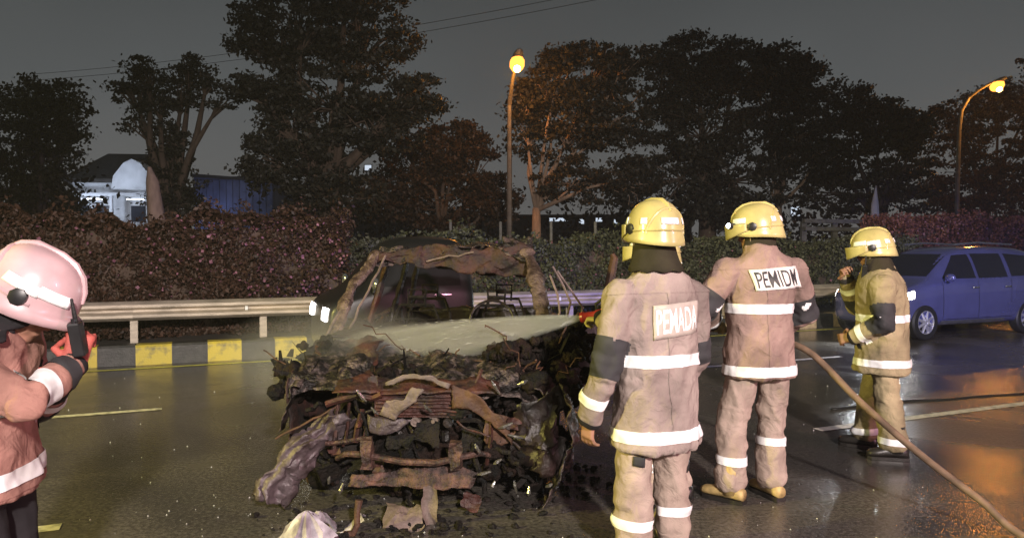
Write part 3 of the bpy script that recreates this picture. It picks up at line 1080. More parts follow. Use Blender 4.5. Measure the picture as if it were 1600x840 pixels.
def arches(body, spots, r):
    for x in spots:
        c = MB()
        n = 32
        c.rings([[Vector((x + r * math.cos(2 * math.pi * k / n), yy, r * .86 + r * math.sin(2 * math.pi * k / n))) for k in range(n)] for yy in (-2, -0.5)], True)
        c.rings([[Vector((x + r * math.cos(2 * math.pi * k / n), yy, r * .86 + r * math.sin(2 * math.pi * k / n))) for k in range(n)] for yy in (0.5, 2)], True)
        me = c.mesh('cut')
        bm = bmesh.new(); bm.from_mesh(me); bmesh.ops.recalc_face_normals(bm, faces=bm.faces); bm.to_mesh(me); bm.free()
        o = bpy.data.objects.new('cut', me)
        COL.objects.link(o)
        md = body.modifiers.new('b', 'BOOLEAN')
        md.operation = 'DIFFERENCE'
        md.object = o
        md.solver = 'EXACT'
        bake(body)
        bpy.data.objects.remove(o)


# --- blue people carrier
gw = Gp(1443, 531)
head = -U
car_o = Vector((gw.x, gw.y, 0)) + U * 1.25 + N * 0.80
ca = thing('car', 'blue people carrier with alloy wheels passing behind the firefighter in khaki', 'car', car_o, ROADANG + math.pi)
st = [(1.80, .36, .62, .68, .62, .52), (1.76, .25, .74, .82, .74, .64), (1.60, .22, .86, .94, .81, .70), (1.25, .22, .95, 1.03, .84, .70),
      (1.0, .22, .99, 1.10, .845, .68), (.65, .22, 1.01, 1.36, .85, .63), (.25, .22, 1.03, 1.60, .855, .60), (-.3, .22, 1.04, 1.67, .855, .60), (-1.3, .22, 1.06, 1.67, .85, .59),
      (-2.1, .22, 1.07, 1.62, .84, .57), (-2.38, .26, 1.07, 1.38, .80, .56), (-2.48, .36, .95, 1.05, .72, .52)]
body = obj('body', loft_car(st), M['car_blue'], ca, True, sub=2)
arches(body, (1.25, -1.55), .37)
body.data.polygons.foreach_set('use_smooth', [True] * len(body.data.polygons))
body.data.set_sharp_from_angle(angle=R(40))
tb = bvh_of(body.data)
for side in (1, -1):
    for x in (1.25, -1.55): wheel(ca, x, side * .755, .315, side)
    dr = Vector((0, -side, 0))
    for cs in ([(.76, 1.08), (-.10, 1.08), (-.10, 1.52), (.26, 1.50)], [(-.18, 1.08), (-1.0, 1.09), (-1.0, 1.53), (-.18, 1.53)], [(-1.12, 1.10), (-2.0, 1.12), (-1.88, 1.48), (-1.12, 1.53)]):
        obj('side_window', patch(tb, [(x, 0, z) for x, z in cs], dr, .006, 12, 8), M['glass'], ca, True)
    for x0, z0, x1, z1 in ((.80, .35, .80, 1.02), (-.14, .35, -.14, 1.04), (-1.06, .62, -1.08, 1.05), (.80, .35, -1.1, .35)):
        e1 = Vector((x0, 0, z0)); e2 = Vector((x1, 0, z1)); dd = (e2 - e1).normalized().cross(Vector((0, 1, 0))) * .005
        obj('door_seam', patch(tb, [e1 - dd, e2 - dd, e2 + dd, e1 + dd], dr, .002, 14, 1), M['black_plastic'], ca, True)
    for x in (0.05, -.85):
        hd = patch(tb, [(x, 0, .90), (x - .16, 0, .90), (x - .16, 0, .93), (x, 0, .93)], dr, .025, 4, 1)
        obj('door_handle', hd, M['chrome'], ca, True, thick=.02)
    mm = MB()
    mm.ball((.78, side * .95, 1.10), (.06, .10, .075), 12, 8)
    mm.tube([(.76, side * .84, 1.04), (.78, side * .92, 1.08)], .02, 6)
    obj('mirror', mm, M['car_blue'], ca)
    obj('headlight', patch(tb, [(1.50, 0, .74), (1.70, 0, .70), (1.70, 0, .82), (1.48, 0, .88)], dr, .006, 8, 4), M['headlight'], ca, True)
    sk = patch(tb, [(.85, 0, .25), (-.9, 0, .25), (-.9, 0, .33), (.85, 0, .33)], dr, .012, 14, 2)
    obj('sill_trim', sk, M['chrome'], ca, True)
obj('windscreen', patch(tb, [(1, -.62, 1.12), (1, .62, 1.12), (1, .52, 1.52), (1, -.52, 1.52)], (-1, 0, 0), .006, 12, 8), M['glass'], ca, True)
mm = MB()
for y in (-.54, .54): mm.tube([(.1, y, 1.70), (-.5, y, 1.735), (-1.5, y, 1.70)], .018, 6)
obj('roof_rack', mm, M['chrome'], ca)

hlp = car_o - U * 1.92 + Vector((0, 0, .72))
spot('car_headlamp', hlp - N * .5, hlp - U * 6 - N * 1.6 - Vector((0, 0, .8)), 420, (.9, .95, 1.0), 70, .06)

# --- dark cab-over pickup behind the wreck
po = RD(s_on(618, 9.85), 9.85)
pk = thing('pickup_truck', 'black pickup truck with its headlight on, passing behind the burnt car', 'pickup truck', po + U * 0.24, ROADANG + math.pi)
st = [(1.28, .38, .72, .78, .68, .58), (1.25, .30, .86, .92, .77, .68), (1.10, .26, .96, 1.03, .81, .68), (.86, .26, 1.02, 1.10, .81, .66), (.60, .26, 1.08, 1.45, .82, .63), (.38, .26, 1.10, 1.70, .82, .62),
      (.20, .26, 1.10, 1.765, .82, .62), (-.30, .26, 1.10, 1.77, .82, .62), (-.50, .26, 1.09, 1.74, .82, .62), (-.60, .28, 1.06, 1.62, .80, .61), (-.63, .36, 1.0, 1.45, .76, .58)]
pb = obj('cab', loft_car(st), M['car_black'], pk, True, sub=2)
arches(pb, (.78,), .36)
pb.data.polygons.foreach_set('use_smooth', [True] * len(pb.data.polygons))
pb.data.set_sharp_from_angle(angle=R(40))
tb = bvh_of(pb.data)
for side in (1, -1):
    for x in (.78, -1.35): wheel(pk, x, side * .72, .30, side)
    dr = Vector((0, -side, 0))
    obj('side_window', patch(tb, [(.66, 0, 1.14), (-.42, 0, 1.14), (-.42, 0, 1.62), (.36, 0, 1.62)], dr, .006, 10, 8), M['glass_dark'], pk, True)
    mm = MB()
    mm.ball((.74, side * .98, 1.18), (.05, .09, .08), 12, 8)
    mm.tube([(.72, side * .80, 1.08), (.74, side * .95, 1.14)], .018, 6)
    obj('mirror', mm, M['chrome'], pk)
    obj('headlight', patch(tb, [(2, side * .40, .72), (2, side * .66, .72), (2, side * .66, .88), (2, side * .40, .88)], (-1, 0, 0), .012, 6, 4), M['headlight'], pk, True, thick=.02)
obj('windscreen', patch(tb, [(2, -.60, 1.16), (2, .60, 1.16), (2, .52, 1.60), (2, -.52, 1.60)], (-1, 0, 0), .006, 12, 8), M['glass_dark'], pk, True)
mm = MB()
mm.box((-1.20, 0, .66), (1.46, 1.5, .09))
mm.box((-1.20, .74, .60), (1.40, .03, .10)); mm.box((-1.20, -.74, .60), (1.40, .03, .10))
mm.box((-1.0, 0, .50), (1.8, .8, .16))
obj('cargo_bed', mm, M['car_black'], pk, smooth=False)


# ------------------------------------------------------------------ the burnt-out car
WR = thing('burnt_car', 'burnt-out crumpled car shell being hosed down in the road', 'car', (-0.60, 4.36, 0), R(-2.5))
wrnd = random.Random(5)


def crumple(fn, amp, sc, seed, fine=0.0):
    def g(u, v):
        p = Vector(fn(u, v))
        o = Vector((noise.noise(p * sc + Vector((seed, 0, 0))), noise.noise(p * sc + Vector((0, seed, 9))), noise.noise(p * sc + Vector((5, 0, seed)))))
        r = Vector((abs(noise.noise(p * sc * 2.3 + Vector((seed, 3, 0)))), 0, abs(noise.noise(p * sc * 2.1 + Vector((0, 3, seed)))))) - Vector((.2, 0, .2))
        q = p + o * amp + r * amp * .7
        if fine: q += Vector((noise.noise(p * 31), noise.noise(p * 33 + Vector((4, 4, 4))), noise.noise(p * 29 + Vector((9, 1, 4))))) * fine
        return q
    return g


def bil(a, b, c, d):
    a, b, c, d = Vector(a), Vector(b), Vector(c), Vector(d)
    return lambda u, v: a.lerp(b, u).lerp(d.lerp(c, u), v)


def panel(name, q, m, amp=.03, sc=4, seed=1, nu=24, nv=16, thick=.006, fine=.004, holes=0.0, parent=None):
    mb = MB()
    g = crumple(q if callable(q) else bil(*q), amp, sc, seed, fine)
    mb.grid(g, nu, nv)
    if holes:
        keep = []
        for f in mb.f:
            c = sum((Vector(mb.v[i]) for i in f), Vector()) / len(f)
            keep.append(noise.noise(c * 3.3 + Vector((seed, seed, 0))) > -0.55 + holes)
        mb.f = [f for f, k in zip(mb.f, keep) if k]
        mb.m = mb.m[:len(mb.f)]
    return obj(name, mb, m, parent or WR, 'auto', thick=thick)


def jag(a, b, k, amp, seed=0):
    a, b = Vector(a), Vector(b)
    r = random.Random(seed)
    return [a.lerp(b, i / k) + (Vector((r.uniform(-1, 1), r.uniform(-1, 1), r.uniform(-1, 1))) * amp if 0 < i < k else Vector()) for i in range(k + 1)]


def strut(name, pts, r, m, n=8, sq=.6, parent=None):
    mb = MB()
    mb.tube(pts, r, n, squash=sq)
    o = obj(name, mb, m, parent or WR, 'auto')
    return o


def pillar(pts, r, m, seed):
    pts = [Vector(p) for p in pts]
    dense = []
    rr = []
    for i in range(len(pts) - 1):
        for k in range(16):
            p = pts[i].lerp(pts[i + 1], k / 16)
            dense.append(p + Vector((noise.noise(p * 6 + Vector((seed, 0, 0))), noise.noise(p * 6 + Vector((0, seed, 0))), noise.noise(p * 5))) * .018)
            rr.append(r * (1 + .5 * noise.noise(p * 9 + Vector((seed, seed, 0))) + .35 * noise.noise(p * 31 + Vector((seed, 0, 2)))))
    dense.append(pts[-1]); rr.append(r)
    return strut('pillar', dense, rr, m, 9, .6)


# under body and floor
panel('floor_pan', ((-.78, .7, .20), (.78, .7, .20), (.74, 3.9, .26), (-.74, 3.9, .26)), M['burnt'], .02, 3, 4, 20, 30)
panel('firewall', ((-.80, 1.2, .25), (.80, 1.2, .25), (.80, 1.22, .98), (-.80, 1.22, .98)), M['burnt'], .04, 3, 6, 24, 14)
# pillars and roof rails
pillar([(-.82, 1.20, .94), (-.75, 1.55, 1.30), (-.63, 1.92, 1.575)], .050, M['pillar_metal'], 1)
pillar([(.80, 1.22, .96), (.74, 1.55, 1.30), (.65, 1.92, 1.60)], .056, M['pillar_metal'], 2)
for sx_ in (-1, 1):
    strut('window_rail', jag((sx_ * .85, 1.15, .95), (sx_ * .84, 3.95, .96), 12, .012, 30 + sx_), .032, M['charred_metal'])
    strut('quarter_strut', jag((sx_ * .84, 1.52, .95), (sx_ * .72, 1.70, 1.42), 6, .008, 40 + sx_), .02, M['burnt'])
    pillar([(sx_ * .82, 2.35, .25), (sx_ * .82, 2.35, .9), (sx_ * .62, 2.45, 1.585)], .05, M['rust'] if sx_ < 0 else M['burnt'], 3 + sx_)
    pillar([(sx_ * .82, 3.30, .40), (sx_ * .80, 3.32, .9), (sx_ * .61, 3.30, 1.585)], .045, M['burnt'], 7 + sx_)
    pillar([(sx_ * .76, 3.98, .40), (sx_ * .74, 3.98, .92), (sx_ * .58, 3.75, 1.57)], .05, M['burnt'], 11 + sx_)
strut('roof_rail', jag((-.62, 1.92, 1.57), (-.59, 3.78, 1.57), 10, .018, 2), .035, M['rust'])
strut('roof_rail', jag((.65, 1.92, 1.60), (.60, 3.78, 1.58), 10, .022, 3), .04, M['rust'])
# roof skin, sagging toward the middle
def roof(u, v):
    x = -.62 + 1.27 * u
    y = 1.88 + 1.9 * v
    sag = .10 * math.exp(-((u - .30) / .16) ** 2) * math.exp(-((v - .15) / .4) ** 2)
    return (x, y, 1.585 + .035 * math.sin(math.pi * u) - sag + .03 * u)
panel('roof_panel', roof, M['charred_metal'], .045, 6, 3, 48, 48, .006, .012, holes=.10)
panel('roof_header', ((-.60, 1.86, 1.50), (.68, 1.86, 1.36), (.68, 1.90, 1.63), (-.62, 1.90, 1.585)), M['burnt_red'], .05, 6, 9, 54, 14, .010, .014, holes=.12)
panel('headliner', ((-.15, 1.95, 1.44), (.62, 1.95, 1.36), (.62, 2.02, 1.60), (-.2, 2.02, 1.50)), M['burnt_red'], .04, 5, 19, 24, 8, .01, .008, holes=.1)
strut('roof_bow', jag((-.58, 2.7, 1.55), (.60, 2.7, 1.52), 8, .02, 6), .025, M['burnt'])
strut('roof_bow', jag((-.58, 3.74, 1.54), (.58, 3.74, 1.54), 8, .02, 7), .04, M['burnt'])
panel('roof_flap', ((.36, 1.86, 1.60), (.70, 1.84, 1.50), (.68, 1.98, 1.69), (.42, 2.0, 1.70)), M['charred_metal'], .05, 7, 4, 14, 12, .008, .01)
panel('roof_flap', ((-.66, 1.84, 1.46), (-.40, 1.85, 1.50), (-.36, 2.0, 1.62), (-.62, 2.0, 1.60)), M['charred_metal'], .05, 7, 14, 14, 12, .008, .01)
# cowl, dashboard, steering wheel
panel('cowl', ((-.82, 1.02, .93), (.82, 1.02, .93), (.80, 1.30, 1.0), (-.80, 1.30, 1.0)), M['burnt'], .05, 5, 12, 30, 8, .01, .01)
panel('dashboard', ((-.74, 1.45, .86), (.74, 1.45, .86), (.74, 1.55, 1.02), (-.74, 1.55, 1.02)), M['char'], .06, 6, 22, 30, 8, .02, .015)
n = 20
strut('steering_wheel', [Vector((.36 + .18 * math.cos(2 * math.pi * k / n), 1.72 + .05 * math.sin(2 * math.pi * k / n), 1.02 + .16 * math.sin(2 * math.pi * k / n))) for k in range(n + 1)], .012, M['burnt'], 6, 1)
# bare seat frames
for x, y in ((-.36, 2.2), (.36, 2.2), (-.38, 3.1), (.38, 3.1)):
    mb = MB()
    mb.tube([(x - .21, y, .5), (x - .21, y + .06, .95), (x - .15, y + .10, 1.10), (x + .15, y + .10, 1.10), (x + .21, y + .06, .95), (x + .21, y, .5)], .016, 6)
    for k in range(5): mb.tube(jag((x - .2, y + .05, .62 + .09 * k), (x + .2, y + .05, .62 + .09 * k), 6, .012, k), .006, 5)
    mb.box((x, y - .2, .48), (.46, .44, .08))
    sf = obj('seat_frame', mb, M['char'], WR)
    mb = MB()
    mb.tube([(x - .07, y + .1, 1.08), (x - .08, y + .11, 1.24), (x + .08, y + .11, 1.24), (x + .07, y + .1, 1.08)], .012, 6)
    mb.tube([(x - .07, y + .1, 1.17), (x + .07, y + .1, 1.17)], .02, 6)
    obj('headrest_frame', mb, M['char'], sf)
# side shells of the doors and the rear quarter
for sx_ in (-1, 1):
    dq = lambda y0, y1: ((sx_ * .85, y0, .25), (sx_ * .85, y1, .25), (sx_ * .82, y1, .93), (sx_ * .82, y0, .93))
    panel('door', dq(1.30, 2.30), M['burnt'], .035, 4, 31 + sx_, 20, 16, .02, .006)
    panel('door', dq(2.40, 3.25), M['burnt'], .035, 4, 35 + sx_, 20, 16, .02, .006)
    panel('rear_quarter', dq(3.30, 4.05), M['burnt'], .035, 4, 41 + sx_, 20, 16, .02, .006)
panel('tailgate', ((-.74, 4.06, .35), (.74, 4.06, .35), (.70, 4.0, .95), (-.70, 4.0, .95)), M['burnt'], .03, 4, 50, 20, 12, .02, .006)
# rear door hanging open on the right, its bare window frame and peeled trim
od = panel('door', ((.90, 2.45, .30), (1.42, 2.75, .30), (1.40, 2.78, .95), (.88, 2.48, .95)), M['burnt'], .04, 4, 61, 18, 14, .025, .008)
strut('window_frame', [(1.36, 2.74, .93), (1.40, 2.75, 1.2), (1.46, 2.78, 1.52), (1.44, 2.78, 1.56)], [.085, .07, .055, .035], M['ash_tan'], 9, .7, od)
mb = MB()
for i, (dx, dz, bx) in enumerate(((.88, 1.46, .05), (.92, 1.42, .11), (.86, 1.38, -.02))):
    mb.tube([(dx - .02, 1.9, dz), (dx + .05 + bx * .4, 1.88, dz - .16), (dx + .08 + bx, 1.85, dz - .30), (dx + .04 + bx, 1.82, dz - .46)], .010, 6)
o = obj('peeled_trim_and_glint', mb, M['pale'], WR)
o['kind'] = 'stuff'
mb = MB()
mb.tube(jag((-.70, 1.25, 1.0), (-.55, 1.86, 1.55), 8, .008, 2), .010, 6)
mb.tube(jag((-.86, 1.14, .93), (-.66, 1.86, 1.56), 12, .008, 12), .011, 6)  # pale line drawn in for the light catching the pillar's edge
mb.tube(jag((-.20, 1.84, 1.50), (.20, 1.84, 1.58), 6, .012, 5), .008, 6)
o = obj('peeled_trim_and_glint', mb, M['pale'], WR)
o['kind'] = 'stuff'
# hood, torn and folded up
def hood(u, v):
    x = -.80 + 1.62 * u
    y = .22 + .92 * v
    return (x, y, .735 + .20 * v + .045 * math.sin(u * 9 + 1) * (1 - v) + .05 * math.sin(u * math.pi) - .10 * max(0, .12 - v) / .12)
panel('hood', hood, M['charred_metal'], .065, 4.6, 3, 60, 36, .006, .014, holes=.05)
panel('hood', ((-.95, .45, .62), (-.35, .35, .78), (-.38, .95, .98), (-.88, 1.05, .92)), M['rust'], .07, 4.5, 24, 24, 18, .008, .012)
# char lumps on the hood and along the body sides
def lumps(name, spots, seed, parent=WR, m='burnt_foam', amp=1.0):
    mb = MB()
    r = random.Random(seed)
    for (x, y, z, rad, k) in spots:
        for i in range(k):
            c = Vector((x + r.gauss(0, rad * .5), y + r.gauss(0, rad * .45), z + r.gauss(0, rad * .34)))
            q = rad * r.uniform(.18, .40)
            mb.ball(c, (q, q * r.uniform(.6, 1), q * r.uniform(.5, 1)), 9, 6)
    me = remesh(mb, .0105, 1)
    displace(me, lambda c: amp * (.024 * noise.noise(c * 11) + .020 * (1 - 2 * abs(noise.noise(c * 23))) + .020 * noise.noise(c * 52)))
    o = link(name, me, M[m], parent, True, False)
    o['kind'] = 'stuff'
    return o
for sx_ in (-1, 1):
    panel('wing_top', lambda u, v: Vector((sx_ * (.74 + .12 * v + .02 * math.sin(u * 5)), .18 + 1.05 * u, .74 + .20 * u - .06 * v * v - .34 * max(0, v - .35))), M['charred_metal'], .045, 6, 141 + sx_, 30, 16, .006, .012, holes=.05)
lumps('charred_foam', [(-.84, .50, .72, .13, 24), (-.82, .80, .86, .12, 20), (-.25, .40, .80, .08, 16), (-.05, .36, .80, .07, 14), (.22, .42, .80, .08, 16),
                       (.52, .55, .80, .16, 36), (.72, .6, .88, .16, 36), (.90, .8, .93, .20, 40), (1.0, .95, .95, .16, 30), (.80, .5, .70, .20, 30), (.95, .75, .70, .18, 26), (.62, .42, .62, .16, 24)], 3)
mb = MB()
fr = random.Random(8)
for i in range(160):
    x = fr.choice((fr.gauss(.75, .16), fr.gauss(-.85, .14), fr.uniform(-.4, .7)))
    c = Vector((x, fr.uniform(.3, 1.0), .72 + .14 * fr.random() + (.10 if x > .5 else 0)))
    d = Vector((fr.gauss(0, 1), fr.gauss(0, .7), fr.gauss(.5, 1))).normalized() * fr.uniform(.05, .15)
    e_ = Vector((fr.gauss(0, 1), fr.gauss(0, 1), fr.gauss(0, 1))).normalized() * fr.uniform(.008, .03)
    mb.add([c - e_, c + e_, c + d + e_ * .4, c + d * 1.05 - e_ * .5], [(0, 1, 2, 3)])
o = obj('charred_shreds', mb, M['char'], WR, False)
o['kind'] = 'stuff'
mb = MB()
for i in range(26):
    x = fr.choice((fr.uniform(.42, 1.0), fr.uniform(-.95, .2)))
    a = Vector((x, fr.uniform(.3, .8), fr.uniform(.72, 1.02)))
    mb.tube(jag(a, a + Vector((fr.gauss(0, .14), fr.gauss(0, .08), fr.gauss(0, .12))), 6, .03, i), fr.uniform(.003, .007), 5)
o = obj('bare_wires', mb, M['ash_tan'], WR)
o['kind'] = 'stuff'
# front frame: radiator support, bumper beam, brackets, lower shield
mb = MB()
mb.box((.03, .16, .66), (.56, .03, .17))
rs = obj('radiator', mb, M['rust'], WR, False)
for k in range(7):
    mb = MB()
    mb.tube(jag((-.24, .138, .595 + k * .022), (.31, .138, .595 + k * .022), 8, .004, k), .0075, 6)
    obj('slat', mb, M['rust'], rs)
panel('upper_tie_bar', ((-.50, .10, .74), (.52, .10, .72), (.52, .20, .80), (-.50, .20, .80)), M['rust'], .035, 6, 70, 26, 6, .01, .006)
strut('bumper_beam', [(-.47, .10, .33), (-.40, .04, .375), (-.28, .02, .375), (-.05, -.01, .345), (.15, -.01, .34), (.30, .02, .37), (.40, .05, .385), (.46, .10, .36)], [.020, .024, .025, .026, .026, .025, .024, .018], M['rust_pale'], 8, .8)
for x in (-.265, .27):
    mb = MB()
    mb.rings([[Vector((x + a * .035, .0 + b_ * .03, z)) for a, b_ in ((-1, -1), (1, -1), (1, 1), (-1, 1))] for z in (.30, .34, .38, .42, .47)], True)
    for _i in range(len(mb.v)): mb.v[_i] = tuple(Vector(mb.v[_i]) + Vector((noise.noise(Vector(mb.v[_i]) * 17), noise.noise(Vector(mb.v[_i]) * 19 + Vector((3, 3, 3))), .5 * noise.noise(Vector(mb.v[_i]) * 15))) * .022)
    obj('bracket', mb, M['rust_pale'], WR, False)
panel('lower_shield', ((-.36, .0, .20), (.36, .02, .17), (.40, .06, .26), (-.34, .03, .29)), M['rust_pale'], .045, 5, 81, 30, 10, .010, .008, holes=.12)
for x, z0, z1, w_, mm_ in ((-.50, .34, .70, .05, 'rust_pale'), (-.44, .40, .66, .035, 'rust'), (-.36, .42, .62, .06, 'rust'), (-.32, .40, .58, .03, 'rust'), (.44, .30, .62, .05, 'rust')):
    strut('side_brace', jag((x, .12 , z0), (x + .03, .16, z1), 4, .012, int(x * 50)), w_ * .6, M[mm_], 6, .5)
strut('side_brace', jag((-.54, .1, .42), (-.26, .12, .45), 4, .008, 4), .022, M['rust_pale'], 6, .7)
strut('side_brace', jag((-.54, .1, .66), (-.20, .13, .72), 5, .02, 5), .03, M['rust'], 6, .7)
# engine block and its dark clutter
mb = MB()
mb.box((.0, .55, .50), (.62, .45, .36))
mb.box((.1, .50, .70), (.40, .30, .10))
for k in range(4): mb.tube([(-.16 + k * .11, .35, .62), (-.16 + k * .11, .28, .5), (-.1 + k * .09, .28, .4)], .03, 8)
for k in range(6): mb.tube(jag((fr.uniform(-.6, .6), .3, fr.uniform(.35, .7)), (fr.uniform(-.6, .6), .25, fr.uniform(.3, .65)), 6, .04, k), fr.uniform(.008, .02), 6)
eng = obj('engine', mb, M['burnt'], WR, 'auto')
for x, z, mm_ in ((.0, .545, 'pale'), (.11, .55, 'pale'), (.2, .54, 'burnt')):
    mb = MB()
    mb.tube([(x, .20, z), (x, .15, z)], [.032, .03], 12)
    mb.tube([(x, .155, z), (x, .14, z)], [.014, .012], 8)
    obj('pulley', mb, M[mm_], eng)
mb = MB()
cr_ = random.Random(31)
for k in range(20):
    c = Vector((cr_.uniform(-.60, .66), cr_.uniform(.16, .40), cr_.uniform(.14, .66)))
    sz = Vector((cr_.uniform(.03, .16), cr_.uniform(.02, .10), cr_.uniform(.02, .10)))
    from mathutils import Euler
    mb.box(c, sz, Euler((cr_.uniform(-.7, .7), cr_.uniform(-.7, .7), cr_.uniform(-1, 1))).to_matrix())
for k in range(30):
    a = Vector((cr_.uniform(-.62, .66), cr_.uniform(.10, .30), cr_.uniform(.12, .68)))
    mb.tube(jag(a, a + Vector((cr_.gauss(0, .22), cr_.gauss(0, .04), cr_.gauss(0, .16))), 6, .022, k), cr_.uniform(.006, .017), 6)
for k in range(7):
    a = Vector((cr_.uniform(-.55, .6), cr_.uniform(.10, .25), cr_.uniform(.16, .62)))
    w_ = cr_.uniform(.08, .2)
    h_ = cr_.uniform(.05, .14)
    mb.grid(crumple(lambda u, v: a + Vector((w_ * u, .03 * v, h_ * v)), .04, 8, k, .01), 9, 7)
o = obj('engine_clutter', mb, [M['char']], WR, 'auto')
o['kind'] = 'stuff'
mb = MB()
for k in range(12):
    a = Vector((cr_.uniform(-.60, .62), cr_.uniform(.06, .20), cr_.uniform(.14, .74)))
    if cr_.random() < .5:
        mb.tube(jag(a, a + Vector((cr_.gauss(0, .12), cr_.gauss(0, .03), cr_.gauss(0, .10))), 5, .014, k), cr_.uniform(.006, .014), 6)
    else:
        w_, h_ = cr_.uniform(.04, .12), cr_.uniform(.03, .09)
        mb.grid(crumple(lambda u, v: a + Vector((w_ * u, .02 * v, h_ * v)), .03, 9, k, .008), 7, 6)
o = obj('rusty_clutter', mb, [M['rust']], WR, 'auto')
o['kind'] = 'stuff'
lumps('charred_clutter', [(.55, .34, .36, .2, 26), (-.62, .40, .32, .2, 24), (.7, .45, .3, .2, 24), (.0, .34, .22, .22, 20), (.2, .4, .4, .2, 20), (-.2, .4, .4, .2, 20)], 9)
# torn bright shreds over the radiator
mb = MB()
mb.grid(crumple(lambda u, v: Vector((-.20 + .02 * v, .08, .60)).lerp(Vector((.0, .06, .80)), u) + Vector((.07 * v, 0, -.03 * v + .03 * math.sin(u * 6))), .02, 9, 3, .006), 18, 6)
mb.grid(crumple(lambda u, v: Vector((-.16, .08, .775)).lerp(Vector((.22, .10, .76)), u) + Vector((0, -.01, .05 * math.sin(u * 3.1) + .028 * v)), .02, 9, 5, .006), 18, 4)
obj('torn_strip', mb, M['pale'], WR, thick=.004)
panel('torn_panel', ((-.26, .09, .50), (-.10, .09, .48), (-.02, .10, .57), (-.28, .10, .58)), M['ash'], .03, 9, 91, 14, 8, .006, .006)
panel('torn_panel', lambda u, v: Vector((.24 + .34 * u, .10 - .02 * math.sin(u * 3), .70 - .22 * u * u + (.13 - .03 * u) * v - .05)), M['ash_tan'], .03, 8, 95, 22, 10, .008, .008)
panel('torn_panel', ((.42, .12, .44), (.60, .16, .40), (.66, .2, .54), (.46, .16, .58)), M['ash_tan'], .04, 9, 97, 14, 8, .008, .01)
# left front wing peeled off and hanging to the road
panel('inner_wing', ((-.80, .22, .22), (-.74, 1.15, .25), (-.80, 1.15, .92), (-.84, .25, .78)), M['burnt_red'], .05, 5, 121, 20, 16, .01, .008)


def wing(u, v):
    a = Vector((-.52, .14, .60)).lerp(Vector((-.90, -.04, .10)), u)
    a += Vector((-.07 * math.sin(u * 2.6), 0, .07 * math.sin(u * 2.9)))
    wd = 1 - .30 * u - .25 * (1 - u) ** 3
    return a + Vector((.25 * v, .12 * v * v - .07 * math.sin(v * 3.1) + .014 * math.sin(v * 19 + u * 2), -.12 * v + .05 * math.sin(v * 3.0))) * wd
panel('front_wing', wing, M['ash'], .045, 8, 101, 48, 34, .004, .011, holes=.10)
strut('wing_edge', jag((-.83, .04, .46), (-.48, .12, .64), 8, .008, 21), .012, M['ash_tan'])
# right front wing, dark, standing beside the wheel
def wing_r(u, v):
    return Vector((.80 + .14 * math.sin(v * 2.4) + .03 * u, .10 + .42 * u, .06 + .74 * v - .05 * u))
panel('front_wing', wing_r, M['charred_metal'], .055, 7, 111, 30, 34, .006, .012, holes=.08)
def wing_r2(u, v):
    return Vector((.60 + .30 * u, .16 - .06 * math.sin(u * 3.1), .10 + .50 * v + .2 * u * v))
panel('front_wing', wing_r2, M['burnt'], .07, 7, 117, 28, 28, .006, .014, holes=.28)
# wheels burnt down to the rims
for x, y in ((-.70, .62), (.72, .62), (-.72, 3.25), (.72, 3.25)):
    mb = MB()
    n = 24
    s_ = 1 if x > 0 else -1
    pr = [(.155, -.09), (.19, -.09), (.20, -.07), (.17, -.04), (.17, .04), (.20, .07), (.19, .09), (.15, .085), (.13, .03), (.03, .04), (.03, .0)]
    mb.rings([[Vector((x + s_ * o_, y + q * math.cos(2 * math.pi * k / n), .20 + q * math.sin(2 * math.pi * k / n))) for k in range(n)] for q, o_ in pr], False)
    wv = obj('wheel', mb, M['rust_pale'], WR)
    mb = MB()
    mb.rings([[Vector((x + o_, y + q * math.cos(2 * math.pi * k / n), .20 + q * math.sin(2 * math.pi * k / n))) for k in range(n)] for q, o_ in [(.20, -.07), (.225, -.06), (.228, .06), (.20, .07)]], False)
    obj('tyre_remains', mb, M['char'], wv)
mb = MB()
for (x, y, z) in ((.44, -.02, .30), (.49, .02, .22), (.52, -.02, .37), (.62, .05, .2), (.70, .06, .17), (.82, .02, .22), (-.48, .0, .24), (-.40, -.03, .20), (.40, .0, .44), (.1, .05, .66), (-.30, .06, .73), (-.22, .06, .64), (.56, .1, .55), (.62, .12, .48), (.5, .1, .78), (.66, .15, .8)):
    d = Vector((fr.gauss(0, 1), fr.gauss(0, .3), fr.gauss(0, 1))).normalized() * fr.uniform(.02, .05)
    mb.tube([Vector((x, y - .04, z)) - d, Vector((x, y - .05, z)) + d * .3, Vector((x, y - .04, z)) + d], [.006, .012, .004], 5)
o = obj('glint_scraps', mb, M['scrap_shiny'], WR)  # shiny metal bits added to give the dark front its glints
o['kind'] = 'stuff'


# ------------------------------------------------------------------ debris on the road in front of the wreck
def scrap(name, label, cat, px, py, builder, m, rz=0.0):
    g = Gp(px, py)
    mb = MB()
    builder(mb)
    o = obj(name, mb, m, None, 'auto')
    o.location = g
    o.rotation_euler = (0, 0, rz)
    tag(o, label, cat)
    return o


def crumpled_cone(mb):
    n = 18
    mb.rings([[Vector((r_ * math.cos(2 * math.pi * k / n) * (1 + .35 * math.sin(k * 2.3 + i)), r_ * .7 * math.sin(2 * math.pi * k / n) * (1 + .3 * math.cos(k * 3.1)), z)) for k in range(n)]
              for i, (r_, z) in enumerate(((.15, .004), (.13, .05), (.10, .09), (.06, .14), (.035, .17), (.012, .185)))], True)


